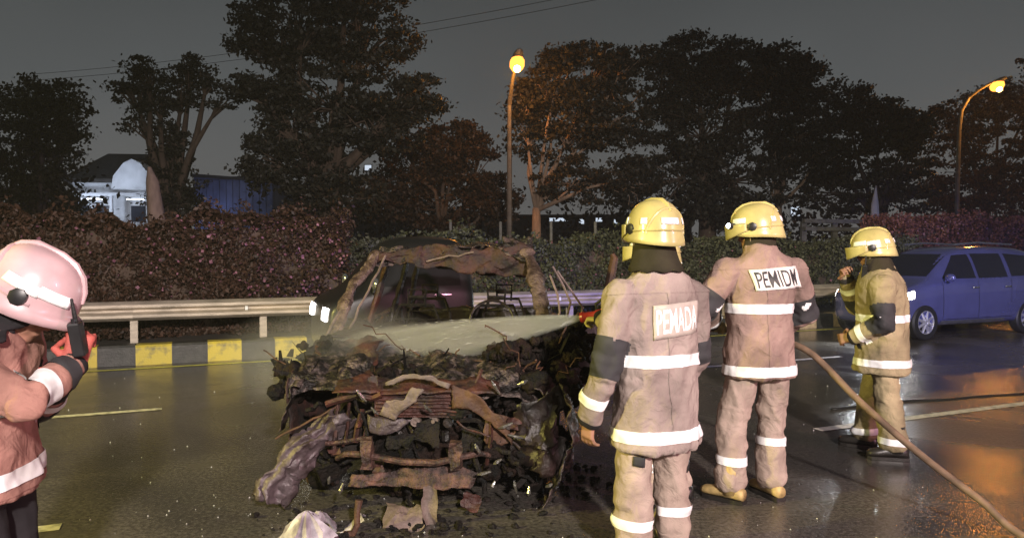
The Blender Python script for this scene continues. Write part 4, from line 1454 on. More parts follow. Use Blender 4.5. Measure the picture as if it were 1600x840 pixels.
scrap('plastic_sheet', 'white crumpled plastic sheet bunched up on the wet road', 'plastic sheet', 480, 850, crumpled_cone, M['plastic_white'])
scrap('pipe', 'short curved pale pipe standing up from the debris before the burnt car', 'pipe', 552, 838,
      lambda mb: mb.tube([(-.05, 0, .015), (.0, 0, .02), (.022, 0, .07), (.02, .01, .14), (.03, .02, .20)], [.018, .02, .018, .017, .022], 10), M['ash_tan'])
scrap('bracket', 'pale bent metal bracket leaning beside the engine debris', 'bracket', 672, 822,
      lambda mb: mb.grid(crumple(lambda u, v: Vector((-.05 + .09 * u + .07 * max(0, .3 - v), .0 + .03 * math.sin(u * 3), .22 * v)), .02, 9, 4, .004), 8, 12), M['pale'])
scrap('metal_panel', 'grey buckled metal panel lying flat under the pale bent bracket', 'metal panel', 632, 822,
      lambda mb: mb.grid(crumple(lambda u, v: Vector((-.12 + .24 * u, -.08 + .16 * v, .03 + .07 * v)), .04, 8, 6, .006), 14, 10), M['pale'])
scrap('plastic_scrap', 'greenish white shredded scrap next to the bunched plastic sheet', 'scrap', 528, 826,
      lambda mb: mb.grid(crumple(lambda u, v: Vector((-.14 + .28 * u, -.05 + .12 * v, .03 + .04 * math.sin(u * 8))), .05, 9, 8, .01), 18, 10), M['plastic_white'])
scrap('rusty_scrap', 'rusty metal scrap fallen below the end of the bumper beam', 'scrap', 735, 800,
      lambda mb: mb.grid(crumple(lambda u, v: Vector((-.05 + .10 * u, -.04 + .08 * v, .03 + .07 * v)), .03, 12, 5, .006), 8, 8), M['rust'])
mb = MB()
dr_ = random.Random(21)
for i in range(230):
    px, py = dr_.choice(((dr_.gauss(560, 95), dr_.uniform(788, 850)), (dr_.gauss(650, 60), dr_.uniform(775, 835)), (dr_.gauss(900, 30), dr_.uniform(725, 780)), (dr_.uniform(420, 900), dr_.uniform(770, 845))))
    g = Gp(px, py)
    q = dr_.uniform(.006, .028)
    b0 = len(mb.v)
    c = Vector((g.x, g.y, q * .5))
    mb.ball(c, (q, q * dr_.uniform(.5, 1), q * dr_.uniform(.4, .9)), 7, 5)
    for j in range(b0, len(mb.v)):
        p = Vector(mb.v[j])
        mb.v[j] = tuple(p + (p - c) * (.9 * noise.noise(p * 40)))
o = obj('debris', mb, M['char'], None, False)
tag(o, 'black charred crumbs scattered round the front of the burnt car', 'debris', None, 'stuff')
mb = MB()
for i in range(260):
    if i % 5 == 0: px, py = dr_.uniform(100, 470), dr_.uniform(585, 840)
    elif i % 5 == 1: px, py = dr_.gauss(900, 60), dr_.uniform(600, 800)
    elif i % 5 == 2: px, py = dr_.uniform(1060, 1420), dr_.uniform(560, 850)
    elif i % 5 == 3: px, py = dr_.gauss(1100, 90), dr_.uniform(590, 760)
    else: px, py = dr_.gauss(560, 150), dr_.uniform(770, 850)
    if py < 540: continue
    g = Gp(px, py)
    q = dr_.uniform(.002, .0065) * (0.6 + g.y / 10)
    a = dr_.uniform(0, 6.28)
    mb.add([(g.x + q * math.cos(a), g.y + q * math.sin(a), .001), (g.x - q * math.cos(a), g.y + q * .5, .001), (g.x + q * math.sin(a), g.y - q, .001), (g.x, g.y, q * 1.5)],
           [(0, 1, 3), (1, 2, 3), (2, 0, 3)])
o = obj('glass_sparkle_crumbs', mb, M['glass_sparkle_bits'], None, False)  # glass bits made whitish to act as sparkle on the wet road
tag(o, 'tiny pale glass crumbs added as sparkle over the wet road', 'glass', None, 'stuff')



# ------------------------------------------------------------------ firefighters
def seg_dist(p, a, b_):
    a, b_ = Vector(a), Vector(b_)
    ab = b_ - a
    t = max(0, min(1, (p - a).dot(ab) / ab.length_squared))
    return (p - (a + ab * t)).length


def hand(mb, wrist, d, nrm, side, curl=0.5, sc=1.0, spread=1.0):
    """palm, four fingers of unequal length bending toward nrm (the palm side), thumb on `side`"""
    d = Vector(d).normalized()
    nrm = Vector(nrm)
    nrm = (nrm - d * nrm.dot(d)).normalized()
    w = d.cross(nrm) * side
    P = Vector(wrist)
    for o_ in (-.026, -.009, .009, .026):
        mb.capsule([P + d * .012 * sc + w * o_ * .75 * sc, P + d * .088 * sc + w * o_ * sc], [.015 * sc, .0135 * sc], 8)
    tips = []
    for i, (o_, ln) in enumerate(((.030, .072), (.010, .082), (-.010, .077), (-.030, .060))):
        p = P + d * .088 * sc + w * o_ * 1.05 * sc
        pts = [p.copy()]
        ang = 0
        ax = d.copy()
        for j, fr_ in enumerate((.45, .32, .25)):
            ang += curl * (0.95, 1.15, 0.8)[j] * (1 + .12 * (i - 1.5) * (.6))
            v = d * math.cos(ang) + nrm * math.sin(ang) + w * (o_ * 1.6 * spread)
            p = p + v.normalized() * ln * fr_ * sc
            pts.append(p.copy())
        mb.capsule(pts, [.0098 * sc, .0095 * sc, .0088 * sc, .0078 * sc], 8)
    p0 = P + d * .022 * sc + w * .030 * sc
    p1 = p0 + (d * .55 + w * .75 + nrm * .30).normalized() * .040 * sc
    p2 = p1 + (d * .75 + w * (.35 - .7 * curl) + nrm * (.35 + .5 * curl)).normalized() * .034 * sc
    p3 = p2 + (d * .8 + w * (-.1 - .6 * curl) + nrm * (.4 + .5 * curl)).normalized() * .028 * sc
    mb.capsule([p0, p1, p2, p3], [.0135 * sc, .0118 * sc, .0105 * sc, .0088 * sc], 8)


def firefighter(label, loc, yaw, P):
    """P: pose and look; local axes x right, y forward, z up"""
    t = thing('person', label, 'person', loc, yaw, 'firefighters around the burnt car')
    hd = Vector(P['head'])
    HM = Matrix.Rotation(P.get('hyaw', 0), 3, 'Z') @ Matrix.Rotation(P.get('hpitch', 0), 3, 'X') @ Matrix.Rotation(P.get('hroll', 0), 3, 'Y')
    arms, legs = P['arms'], P['legs']
    hem = P['hem']
    # ---- body, one continuous surface
    b = MB()
    tor = P['torso']
    nn = 22

    def ring(z, cx, cy, rx, ry, e=2.3):
        out = []
        for k in range(nn):
            a = 2 * math.pi * k / nn
            c, s_ = math.cos(a), math.sin(a)
            out.append(Vector((cx + rx * math.copysign(abs(c) ** (2 / e), c), cy + ry * math.copysign(abs(s_) ** (2 / e), s_), z)))
        return out
    b.rings([ring(z, cx, cy, rx * .84, ry * .80) for z, cx, cy, rx, ry in tor if z > legs[0][0][2] - .12] if False else [ring(z, cx, cy, rx * .84, ry * .80) for z, cx, cy, rx, ry in tor], True)
    neck0 = Vector((tor[-1][1], tor[-1][2], tor[-1][0] - .06))
    b.capsule([neck0, hd + HM @ Vector((0, -.02, -.06))], [.066, .058], 14)
    sk = lambda c, r: b.ball(hd + HM @ Vector(c), r, 16, 10, HM)
    sk((0, -.012, .035), (.076, .096, .092))
    sk((0, .012, -.03), (.064, .078, .085))
    sk((0, .045, -.082), (.040, .040, .032))
    sk((0, .094, -.018), (.0135, .020, .020))
    sk((0, .084, .004), (.011, .014, .030))
    sk((0, .080, -.058), (.026, .014, .010))
    sk((0, .080, -.047), (.023, .012, .008))
    for s_ in (-1, 1):
        sk((s_ * .078, -.005, -.005), (.012, .022, .034))
        sk((s_ * .034, .074, .026), (.026, .014, .009))
        sk((s_ * .040, .062, -.025), (.024, .022, .022))
    for i, A in enumerate(arms):
        s_, e_, w_ = [Vector(q) for q in A['p']]
        b.capsule([s_, s_.lerp(e_, .5), e_, e_.lerp(w_, .35), w_], [.056, .048, .041, .041, .028], 12)
        hand(b, w_, A['d'], A['n'], A.get('side', 1), A.get('curl', .5), 1.10, 2.3)
    for Lg in legs:
        h_, k_, a_ = [Vector(q) for q in Lg[:3]]
        b.capsule([h_, h_.lerp(k_, .5), k_, k_.lerp(a_, .3), a_], [.088, .075, .056, .056, .040], 12)
    me = remesh(b, .0058, 4)
    mats = [M['skin'], P.get('glove', M['skin'])]
    o = link('body', me, mats, t, True, False)
    mi = []
    for f in me.polygons:
        c = f.center
        g = 0
        for A in arms:
            w_ = Vector(A['p'][2])
            dn_ = Vector(A['d']).normalized()
            if (c - w_).dot(dn_) > -.03 and seg_dist(c, w_, w_ + dn_ * .14) < .085 and (c - hd).length > .13: g = 1
        mi.append(g)
    me.polygons.foreach_set('material_index', mi)
    for s_ in (-1, 1):
        q = MB()
        q.ball(hd + HM @ Vector((s_ * .033, .081, .012)), .0105, 10, 7)
        obj('eye', q, M['eye'], o)
    # ---- jacket
    j = MB()
    j.rings([ring(z, cx, cy, rx, ry) for z, cx, cy, rx, ry in tor if z >= hem - 1e-6], True)
    for A in arms:
        s_, e_, w_ = [Vector(q) for q in A['p']]
        inn = Vector((tor[-3][1], tor[-3][2], tor[-3][0]))
        j.capsule([inn.lerp(s_, .55), s_, s_.lerp(e_, .5), e_, e_.lerp(w_, .5), w_.lerp(e_, .02)], [.085] + [q_ * P.get('slv', 1.0) for q_ in (.093, .083, .075, .068, .057)], 14)
    zt, cx, cy, rx, ry = tor[-1]
    if P.get('collar', True):
        j.rings([ring(zt - .05, cx, cy, rx * 1.02, ry * 1.05), ring(zt + .01, cx, cy, rx * .98, ry), ring(zt + .035, cx, cy + .01, rx * .94, ry * .96)], True)
    jm = remesh(j, .010, 5)
    sd = P.get('seed', 1)

    def fold(c):
        v = .012 * noise.noise(Vector((c.x * 9, c.y * 9, c.z * 2.6 + sd))) + .012 * (.7 - 2 * abs(noise.noise(Vector((c.x * 6 + c.z * 4, c.y * 6, c.z * 4.5 - c.x * 4 + sd * 3))))) + .007 * (.6 - 2 * abs(noise.noise(Vector((c.x * 13 - c.z * 6, c.y * 13, c.z * 6 + sd * 5))))) + .003 * noise.noise(c * 26)
        for A in arms:
            e_ = Vector(A['p'][1])
            dd = (c - e_).length
            if dd < .22:
                ax = (Vector(A['p'][2]) - Vector(A['p'][0])).normalized()
                v += (1 - dd / .22) * .018 * noise.noise(Vector((c.x * 5, c.dot(ax) * 26 + sd, c.y * 5)))
        v += .006 * math.exp(-max(0, c.z - hem) * 14)
        return v
    displace(jm, fold)
    jo = link('jacket', jm, P['coat'], t, True, False)
    off_arm = lambda c, mrg=.085: all(min(seg_dist(c, A['p'][0], A['p'][1]) - mrg, seg_dist(c, A['p'][1], A['p'][2]) - mrg) > 0 or seg_dist(c, A['p'][0], A['p'][0] + Vector((0, 0, .001))) < 0 for A in
                                      [dict(p=[Vector(q) for q in A['p']]) for A in arms])
    for z, wd in P['bands']:
        bm_ = cut_band(jm, (0, 0, z), (0, P.get('btilt', 0), 1), wd, lambda c: off_arm(c) , .005)
        link('reflective_stripe', bm_, M['tape'], jo, True, False)
    for A in arms:
        e_, w_ = Vector(A['p'][1]), Vector(A['p'][2])
        ax = (w_ - e_).normalized()
        s_ = Vector(A['p'][0])
        for tq, wd in A.get('cuff', ((.70, .05),)):
            co = e_.lerp(w_, tq)
            bm_ = cut_band(jm, co, ax, wd, lambda c: (c - co).length < .105 and seg_dist(c, e_, w_) < .095, .005)
            link('reflective_stripe', bm_, M['tape'], jo, True, False)
        if A.get('pad', True):
            ux = (e_ - s_).normalized()
            co = e_.lerp(s_, .12) if A.get('pad') != 'fore2' else e_.lerp(w_, .80)
            axx = ux if A.get('pad') != 'fore2' else ax
            bm_ = cut_band(jm, co, axx, A.get('padlen', .13), lambda c: (c - co).length < .135 and min(seg_dist(c, s_, e_), seg_dist(c, e_, w_)) < .095, .004)
            link('elbow_pad', bm_, M['pad'], jo, True, False)
    # seams and knitted cuffs
    shz = tor[-1][0]
    link('seam', cut_band(jm, (0, 0, 0), (1, 0, .02), .014, lambda c: c.y < -.04 and c.z < shz - .10 and off_arm(c), .004), P['coat'], jo, True, False)
    link('seam', cut_band(jm, (0, 0, shz - .115), (0, .1, 1), .012, lambda c: c.y < 0.02 and off_arm(c, .06), .004), P['coat'], jo, True, False)
    link('hem', cut_band(jm, (0, 0, hem + .022), (0, 0, 1), .022, off_arm, .004), P['coat'], jo, True, False)
    for A in arms:
        e_, w_ = Vector(A['p'][1]), Vector(A['p'][2])
        link('cuff', cut_band(jm, w_.lerp(e_, -.06), (w_ - e_), .035, lambda c: (c - w_).length < .11, .003), M['dark_cloth'], jo, True, False)
    # ---- trousers
    q = MB()
    hipz = legs[0][0][2]
    hc = (Vector(legs[0][0]) + Vector(legs[1][0])) / 2
    q.rings([ring(z, hc.x, hc.y, rx, ry) for z, rx, ry in ((hipz + .14, .165, .125), (hipz, .175, .130), (hipz - .08, .165, .120))], True)
    for Lg in legs:
        h_, k_, a_ = [Vector(v) for v in Lg[:3]]
        q.capsule([h_, h_.lerp(k_, .5), k_, k_.lerp(a_, .5), a_.lerp(k_, .16 + P.get('short', 0))], [.105, .100, .088, .088, .092], 14)
    tm = remesh(q, .010, 5)

    def tfold(c):
        v = .011 * noise.noise(Vector((c.x * 8, c.y * 8, c.z * 5 + sd))) + .005 * noise.noise(c * 22) + .012 * (.6 - 2 * abs(noise.noise(Vector((c.x * 7 + c.z * 3, c.y * 7, c.z * 4 + c.x * 5 + sd * 7)))))
        for Lg in legs:
            k_, a_ = Vector(Lg[1]), Vector(Lg[2])
            if abs(c.x - a_.x) < .16 and seg_dist(c, k_, a_) < .14:
                v += .020 * (1 - min(1, max(0, c.z - .08) / .45)) * noise.noise(Vector((c.x * 4, c.y * 4, c.z * 16 + sd * 2))) + .010 * (1 - 2 * abs(noise.noise(Vector((c.x * 8 + sd, c.y * 8, c.z * 9)))))
        return v
    displace(tm, tfold)
    to = link('trousers', tm, P.get('trouser', M['trouser']), t, True, False)
    for i, Lg in enumerate(legs):
        k_, a_ = Vector(Lg[1]), Vector(Lg[2])
        z = P.get('legband', (.28, .28))[i]
        if z:
            co = Vector((a_.x + (k_.x - a_.x) * z / .5, a_.y, z))
            bm_ = cut_band(tm, co, (.05, .05 * (1 if i else -1), 1), .05, lambda c: seg_dist(c, k_, a_) < .16 and (abs(c.x - co.x) < .13), .005)
            link('reflective_stripe', bm_, M['tape'], to, True, False)
    if P.get('tag'):
        tt = bvh_of(tm)
        obj('hip_tag', patch(tt, [(x, 0, z) for x, z in P['tag']], P['tagd'], .012, 5, 4), M['pad'], to, True, thick=.003)
    # ---- boots
    for i, Lg in enumerate(legs):
        a_ = Vector(Lg[2])
        ty = Lg[3] if len(Lg) > 3 else 0
        RM = Matrix.Rotation(ty, 3, 'Z')
        q = MB()
        prof = [(-.095, .040, .075), (-.05, .046, .085), (.0, .047, .10), (.06, .048, .085), (.12, .052, .065), (.17, .046, .055), (.195, .026, .040)]
        rings = []
        for y, w_, h_ in prof:
            rings.append([a_ * Vector((1, 1, 0)).x if False else Vector((a_.x, a_.y, 0)) + RM @ Vector((w_ * math.cos(an) * (1 if math.sin(an) < 0 else .92), y, .022 + (h_ * .5) + h_ * .5 * math.sin(an))) for an in [2 * math.pi * k / 14 for k in range(14)]])
        q.rings(rings, True)
        q.tube([Vector((a_.x, a_.y - .01, .06)), Vector((a_.x, a_.y - .015, .16)), Vector((a_.x, a_.y - .01, .26))], [.055, .055, .062], 14)
        bo = obj('boot', q, P.get('boot', M['boot']), t, True)
        q = MB()
        for zz in (0,):
            q.rings([[Vector((a_.x, a_.y, 0)) + RM @ Vector((sx__ * ww, yy, z)) for sx__, yy, ww in
                      [(1, -.098, .036), (1, -.05, .046), (1, .05, .046), (1, .12, .052), (1, .17, .044), (1, .197, .022), (-1, .197, .022), (-1, .17, .044), (-1, .12, .052), (-1, .05, .046), (-1, -.05, .046), (-1, -.098, .036)]] for z in (.002, .026)], True)
        obj('sole', q, P.get('sole', M['boot']), bo, False)
    # ---- hood over the neck
    q = MB()
    hr = []
    sh = Vector((tor[-1][1], tor[-1][2], tor[-1][0]))
    for f_, (dz, rx, ry) in enumerate(((.03, .093, .112), (-.04, .098, .114), (-.10, .108, .116), (-.16, .128, .130))):
        row = []
        for k in range(31):
            an = R(-90) + R(P.get('hood', 250)) * (k / 30 - .5)
            p = hd + HM @ Vector((rx * math.cos(an), ry * math.sin(an) - .005, dz))
            if f_ == 3: p = p.lerp(Vector((sh.x + .15 * math.cos(an), sh.y + .135 * math.sin(an), sh.z - .005)), .75)
            if f_ == 2: p = p.lerp(Vector((sh.x + .125 * math.cos(an), sh.y + .125 * math.sin(an), sh.z + .03)), .5)
            p += Vector((0, 0, .006 * math.sin(k * 1.3)))
            row.append(p)
        hr.append(row)
    if P.get('hoodshort'): hr = hr[:3]
    if P.get('drape'): hr.append([Vector((sh.x + .215 * math.cos(R(-90) + R(P.get('hood', 250)) * (k / 30 - .5)), sh.y + .185 * math.sin(R(-90) + R(P.get('hood', 250)) * (k / 30 - .5)), sh.z - .055)) for k in range(31)])
    q.rings(hr, False, closed=False)
    obj('neck_hood', q, P.get('hoodmat', M['hood']), t, True, thick=.008, sub=1)
    # ---- helmet
    hl = MB()
    n = 36
    rings = []
    HO = hd + HM @ Vector((0, -.005, .035))

    def hp(an, el):
        # el: 0 rim .. 1 crown
        a = el * math.pi / 2
        ca_, sa_ = math.cos(a), math.sin(a)
        rx, ry = .133, .158
        fx = math.cos(an)
        fy = math.sin(an)
        r_ = ca_ ** .75 if ca_ > 0 else 0
        z = sa_ * .165
        p = Vector((rx * fx * r_, ry * fy * r_ - .004, z))
        return p
    prof = [(0, -.052, 1.07), (0, -.030, 1.055), (0, -.01, 1.02)]
    for e0, dz, sc2 in prof:
        row = []
        for k in range(n):
            an = 2 * math.pi * k / n
            p = hp(an, 0)
            fwd = max(0, math.sin(an))
            back = max(0, -math.sin(an))
            row.append(HO + HM @ Vector((p.x * sc2, p.y * (sc2 + .16 * fwd ** 2), dz + (.034 * fwd ** 1.5 - .022 * back ** 1.2) * (1 if dz < -.02 else .5))))
        rings.append(row)
    for el in (.0, .12, .25, .38, .5, .62, .74, .85, .94, .995):
        rings.append([HO + HM @ hp(2 * math.pi * k / n, el) for k in range(n)])
    hl.rings(rings, False)
    hl.add([HO + HM @ Vector((0, -.004, .166))] + rings[-1], [(0, k + 1, (k + 1) % n + 1) for k in range(n)])
    hm = P.get('helmet', M['helmet'])
    ho = obj('helmet', hl, hm, t, True, thick=.007)
    ht = bvh_of(ho.data)

    def on(an, el, off=.006):
        c = HO + HM @ Vector((0, -.004, .02))
        p = HO + HM @ hp(an, el)
        d_ = (p - c).normalized()
        return p + d_ * off
    # raised ribs: hoop behind, crest, brow edge
    q = MB()
    hoop = []
    for k in range(25):
        a = R(8) + R(164) * k / 24
        z = math.sin(a) * .150 - .03
        x = math.cos(a) * .118
        hoop.append((x, z))
    pts = []
    for x, z in hoop:
        o_ = HO + HM @ Vector((x, -.4, z))
        h, nrm, i_, ds = ht.ray_cast(o_, HM @ Vector((0, 1, 0)))
        if h is not None: pts.append(h)
    if len(pts) > 3: q.tube(pts, .007, 6)
    pts = [on(R(a), .03, .004) for a in range(-200, 21, 10)]
    q.tube(pts, .006, 6)
    obj('rib', q, hm, ho)
    q = MB()
    pts2 = [on(R(90), e_, .004) for e_ in (.25, .4, .6, .8, .97)] + [on(R(-90), e_, .004) for e_ in (.8, .6, .42)]
    q.tube(pts2, [.006, .011, .013, .013, .013, .013, .011, .006], 8)
    obj('crest', q, hm, ho)

    def strip(a0, a1, e0, e1, m_=M['tape'], nm='reflective_strip', off=.007):
        s_ = MB()
        s_.grid(lambda u, v: on(R(a0 + (a1 - a0) * u), e0 + (e1 - e0) * v, off), 10, 3)
        obj(nm, s_, m_, ho, True, thick=.003)
    for a0, a1 in P.get('strips', ((-108, -72), (-52, -38), (-142, -128))): strip(a0, a1, .14, .27)
    strip(20, 62, .16, .30)
    strip(118, 160, .16, .30)
    for s_ in (0, 180):
        q = MB()
        c0 = on(R(s_ + (6 if s_ == 0 else -6)), .06, .0)
        dirn = HM @ Vector((1 if s_ == 0 else -1, 0, 0))
        q.tube([c0 - dirn * .01, c0 + dirn * .012, c0 + dirn * .016], [.030, .028, .018], 8)
        obj('visor_knob', q, M['black_plastic'], ho)
    if P.get('visor', True):
        q = MB()
        drop = P.get('vdrop', .0)
        def vis(u, v):
            an = R(14) + R(152) * u
            return HO + HM @ Vector((.146 * math.cos(an), .172 * math.sin(an) + .02 * math.sin(an), -.035 + .075 * v - (drop + .02) * (1 - v) * math.sin(an) ** .8 + .045 * (1 - v) * (1 - math.sin(an))))
        q.grid(vis, 20, 6)
        obj('visor', q, P.get('vmat', hm), ho, True, thick=.004)
    if P.get('lamp'):
        q = MB()
        c0 = on(R(P['lamp']), .12, .01)
        dv = (c0 - HO).normalized()
        q.tube([c0 - dv * .02, c0 + dv * .035], [.020, .022], 10)
        lo = obj('lamp', q, M['black_plastic'], ho)
        q = MB()
        q.ball(c0 + dv * .036, .017, 10, 6)
        obj('lamp_lens', q, M['led'], lo)
    # chin strap
    q = MB()
    for s_ in (-1, 1):
        q.tube([HO + HM @ Vector((s_ * .108, .03, -.04)), hd + HM @ Vector((s_ * .082, .035, -.06)), hd + HM @ Vector((s_ * .03, .055, -.118))], .008, 6, squash=.4)
    obj('chin_strap', q, P.get('strap', M['coat']), ho)
    # ---- patch with lettering on the back
    if P.get('text'):
        tr_ = bvh_of(jm)
        T = P['text']
        cs = [Vector(c) for c in T['c']]      # bl br tr tl, in local x/z; seen from behind
        d_ = Vector((0, 1, 0))
        cs3 = [Vector((c[0], 0, c[1])) for c in T['c']]
        pm = patch(tr_, cs3, d_, .010, 18, 8)
        po_ = obj('name_patch', pm, T['m'], jo, True, thick=.003)
        tr_ = bvh_of(po_.data)
        cu = bpy.data.curves.new('t', 'FONT')
        cu.body = T['s']
        cu.size = 1
        cu.resolution_u = 4
        cu.offset = T.get('bold', .012)
        to_ = bpy.data.objects.new('t', cu)
        COL.objects.link(to_)
        dg = bpy.context.evaluated_depsgraph_get()
        dg.update()
        lm = bpy.data.meshes.new_from_object(to_.evaluated_get(dg))
        bpy.data.objects.remove(to_)
        bm = bmesh.new()
        bm.from_mesh(lm)
        for _ in range(2):
            bmesh.ops.subdivide_edges(bm, edges=[e for e in bm.edges if e.calc_length() > .12], cuts=1)
        bmesh.ops.triangulate(bm, faces=bm.faces)
        xs = [v.co.x for v in bm.verts]
        ys = [v.co.y for v in bm.verts]
        x0, x1, y0, y1 = min(xs), max(xs), min(ys), max(ys)
        bl, br, tr2, tl = cs3
        mg = T.get('mg', (.07, .16))
        for v in bm.verts:
            u = mg[0] + (1 - 2 * mg[0]) * (v.co.x - x0) / (x1 - x0)
            w_ = mg[1] + (1 - 2 * mg[1]) * (v.co.y - y0) / (y1 - y0)
            p = bl.lerp(br, u).lerp(tl.lerp(tr2, u), w_)
            h, nrm, i_, ds = tr_.ray_cast(p - d_ * 2, d_)
            v.co = (h if h is not None else p) - d_ * .003
        bm.to_mesh(lm)
        bm.free()
        link('lettering', lm, T['ink'], jo, False, False)
    return t


def torso(hem, sh, w=1.0, lean=0.0, d=1.0, flare=1.0):
    """ring list from hem to collar; sh = shoulder height"""
    out = []
    for f_, rx, ry in ((0, .235 * flare, .165 * flare), (.12, .228 * flare, .160 * flare), (.35, .215, .148), (.55, .215, .146), (.75, .225, .148), (.88, .222, .142), (.95, .205, .130), (1.0, .165, .112), (1.045, .105, .095)):
        z = hem + (sh - hem) * f_
        k = max(0, (z - .95) / .5)
        out.append((z, 0, lean * k * k, rx * w, ry * d))
    return out


V = Vector
# the near one, seen from behind, arms hanging
firefighter('firefighter in a pinkish tan coat with a washed-out pale back patch, arms hanging',
            (0.745, 3.80, 0), R(24), dict(
    head=(0, .035, 1.655), hyaw=R(2), torso=torso(.60, 1.455, 1.02), hem=.60, seed=1, coat=M['coat'],
    arms=[dict(p=[V((-.215, 0, 1.36)), V((-.315, -.02, 1.02)), V((-.345, .09, .745))], d=(-.02, .16, -1), n=(1, .3, 0), side=-1, curl=.42, cuff=((.62, .055),), padlen=.20, pad=True),
          dict(p=[V((.215, 0, 1.36)), V((.285, .03, 1.03)), V((.265, .22, .80))], d=(-.1, .4, -1), n=(-1, .3, 0), side=1, curl=.5, cuff=((.66, .05),))],
    legs=[(V((-.095, 0, .86)), V((-.125, .02, .47)), V((-.150, -.01, .08)), R(12)), (V((.095, 0, .86)), V((.115, .03, .47)), V((.125, .02, .08)), R(-14))],
    bands=((1.045, .062), (.672, .062)), legband=(.22, .24), tag=((-.17, .525), (-.11, .515), (-.11, .565), (-.17, .575)), tagd=(.25, 1, 0), strips=((-118, -74), (-58, -40), (-160, -146)), visor=True, strap=M['coat'],
    text=dict(s='PEMADA', c=((-.115, 1.155), (.165, 1.185), (.165, 1.345), (-.115, 1.325)), m=M['patch_pale'], ink=M['ink_pale'], bold=.016, mg=(.05, .14))))
# the tall one gripping the hose
firefighter('tall firefighter in a red-brown coat with black letters on a white back patch',
            (1.585, 4.72, 0), R(10), dict(
    head=(-.005, .05, 1.695), hyaw=R(58), hpitch=R(-6), torso=torso(.80, 1.555, .97), hem=.80, seed=4, coat=M['coat_red'],
    arms=[dict(p=[V((-.225, .0, 1.455)), V((-.375, .02, 1.235)), V((-.20, .27, 1.12))], d=(.8, .5, -.2), n=(.1, .2, -1), side=-1, curl=1.0, cuff=((.74, .05),), padlen=.16),
          dict(p=[V((.225, .0, 1.455)), V((.345, .03, 1.19)), V((.19, .29, 1.02))], d=(-.6, .7, -.2), n=(-.2, .2, -1), side=1, curl=1.0, cuff=((.74, .05),), padlen=.16)],
    legs=[(V((-.10, 0, .90)), V((-.165, .03, .50)), V((-.205, -.02, .08)), R(38)), (V((.10, 0, .90)), V((.115, .05, .50)), V((.095, .01, .08)), R(10))],
    bands=((1.232, .062), (.842, .062)), legband=(.27, .37), glove=M['glove_tan'], boot=M['boot_tan'], sole=M['boot'], hoodshort=True, lamp=128, strap=M['trouser'],
    text=dict(s='PEMIDM', c=((-.105, 1.345), (.235, 1.365), (.190, 1.500), (-.145, 1.475)), m=M['patch'], ink=M['ink'], bold=.004, mg=(.06, .12))))
# the far one with a radio at the mouth
firefighter('firefighter in a khaki coat facing sideways with a radio raised to the mouth',
            (2.90, 5.78, 0), R(62), dict(
    head=(0, .075, 1.565), hyaw=R(8), hpitch=R(-8), torso=torso(.66, 1.41, 1.06, .03, 1.22), hem=.66, seed=9, coat=M['coat_khaki'], trouser=M['coat_khaki'],
    arms=[dict(p=[V((-.205, .0, 1.315)), V((-.285, -.02, 1.05)), V((-.20, .19, .93))], d=(.3, .9, -.25), n=(.9, -.2, -.2), side=-1, curl=.7, cuff=((.70, .05),), padlen=.22),
          dict(p=[V((.205, .03, 1.315)), V((.285, .20, 1.13)), V((.10, .27, 1.36))], d=(-.5, .1, .8), n=(-.6, -.5, -.2), side=-1, curl=1.0, cuff=((.70, .05),))],
    legs=[(V((-.095, 0, .84)), V((-.13, -.05, .46)), V((-.15, -.10, .08)), R(15)), (V((.095, 0, .84)), V((.11, .07, .46)), V((.12, .12, .08)), R(-10))],
    bands=((1.075, .055), (.735, .055)), legband=(.145, .145), strips=((-108, -72), (-52, -38), (-150, -134), (160, 196)), boot=M['boot'], vmat=M['helmet']))
# the one at the picture's edge, bending over a radio
firefighter('firefighter in an orange-red coat and pink-lit helmet, head bowed over a hand radio',
            (-1.755, 2.42, 0), R(-80), dict(
    slv=.76, head=(0, .14, 1.415), hyaw=R(3), hpitch=R(-34), torso=torso(.80, 1.345, 1.0, .05, .92), hem=.80, seed=14, coat=M['coat_orange'], trouser=M['dark_cloth'],
    arms=[dict(p=[V((-.21, .03, 1.28)), V((-.27, .08, 1.02)), V((-.08, .19, 1.12))], d=(.7, .4, .2), n=(.5, -.5, .3), side=-1, curl=.8, cuff=((.72, .05),)),
          dict(p=[V((.205, .0, 1.28)), V((.24, .235, 1.135)), V((.04, .305, 1.215))], d=(-.15, .15, .9), n=(-.75, -.2, .1), side=1, curl=1.15, cuff=((.34, .07),), pad='fore2', padlen=.06)],
    legs=[(V((-.095, 0, .86)), V((-.11, .04, .47)), V((-.12, -.02, .08)), R(10)), (V((.095, 0, .86)), V((.11, .04, .47)), V((.12, .0, .08)), R(-10))],
    bands=((1.10, .055), (.865, .055)), legband=(.25, .25), helmet=M['helmet_pink_lit'], glove=M['glove_red'], visor=False,
    strips=((-20, 22), (-100, -66), (160, 200)), hoodmat=M['dark_cloth'], hood=268, drape=True, strap=M['dark_cloth']))
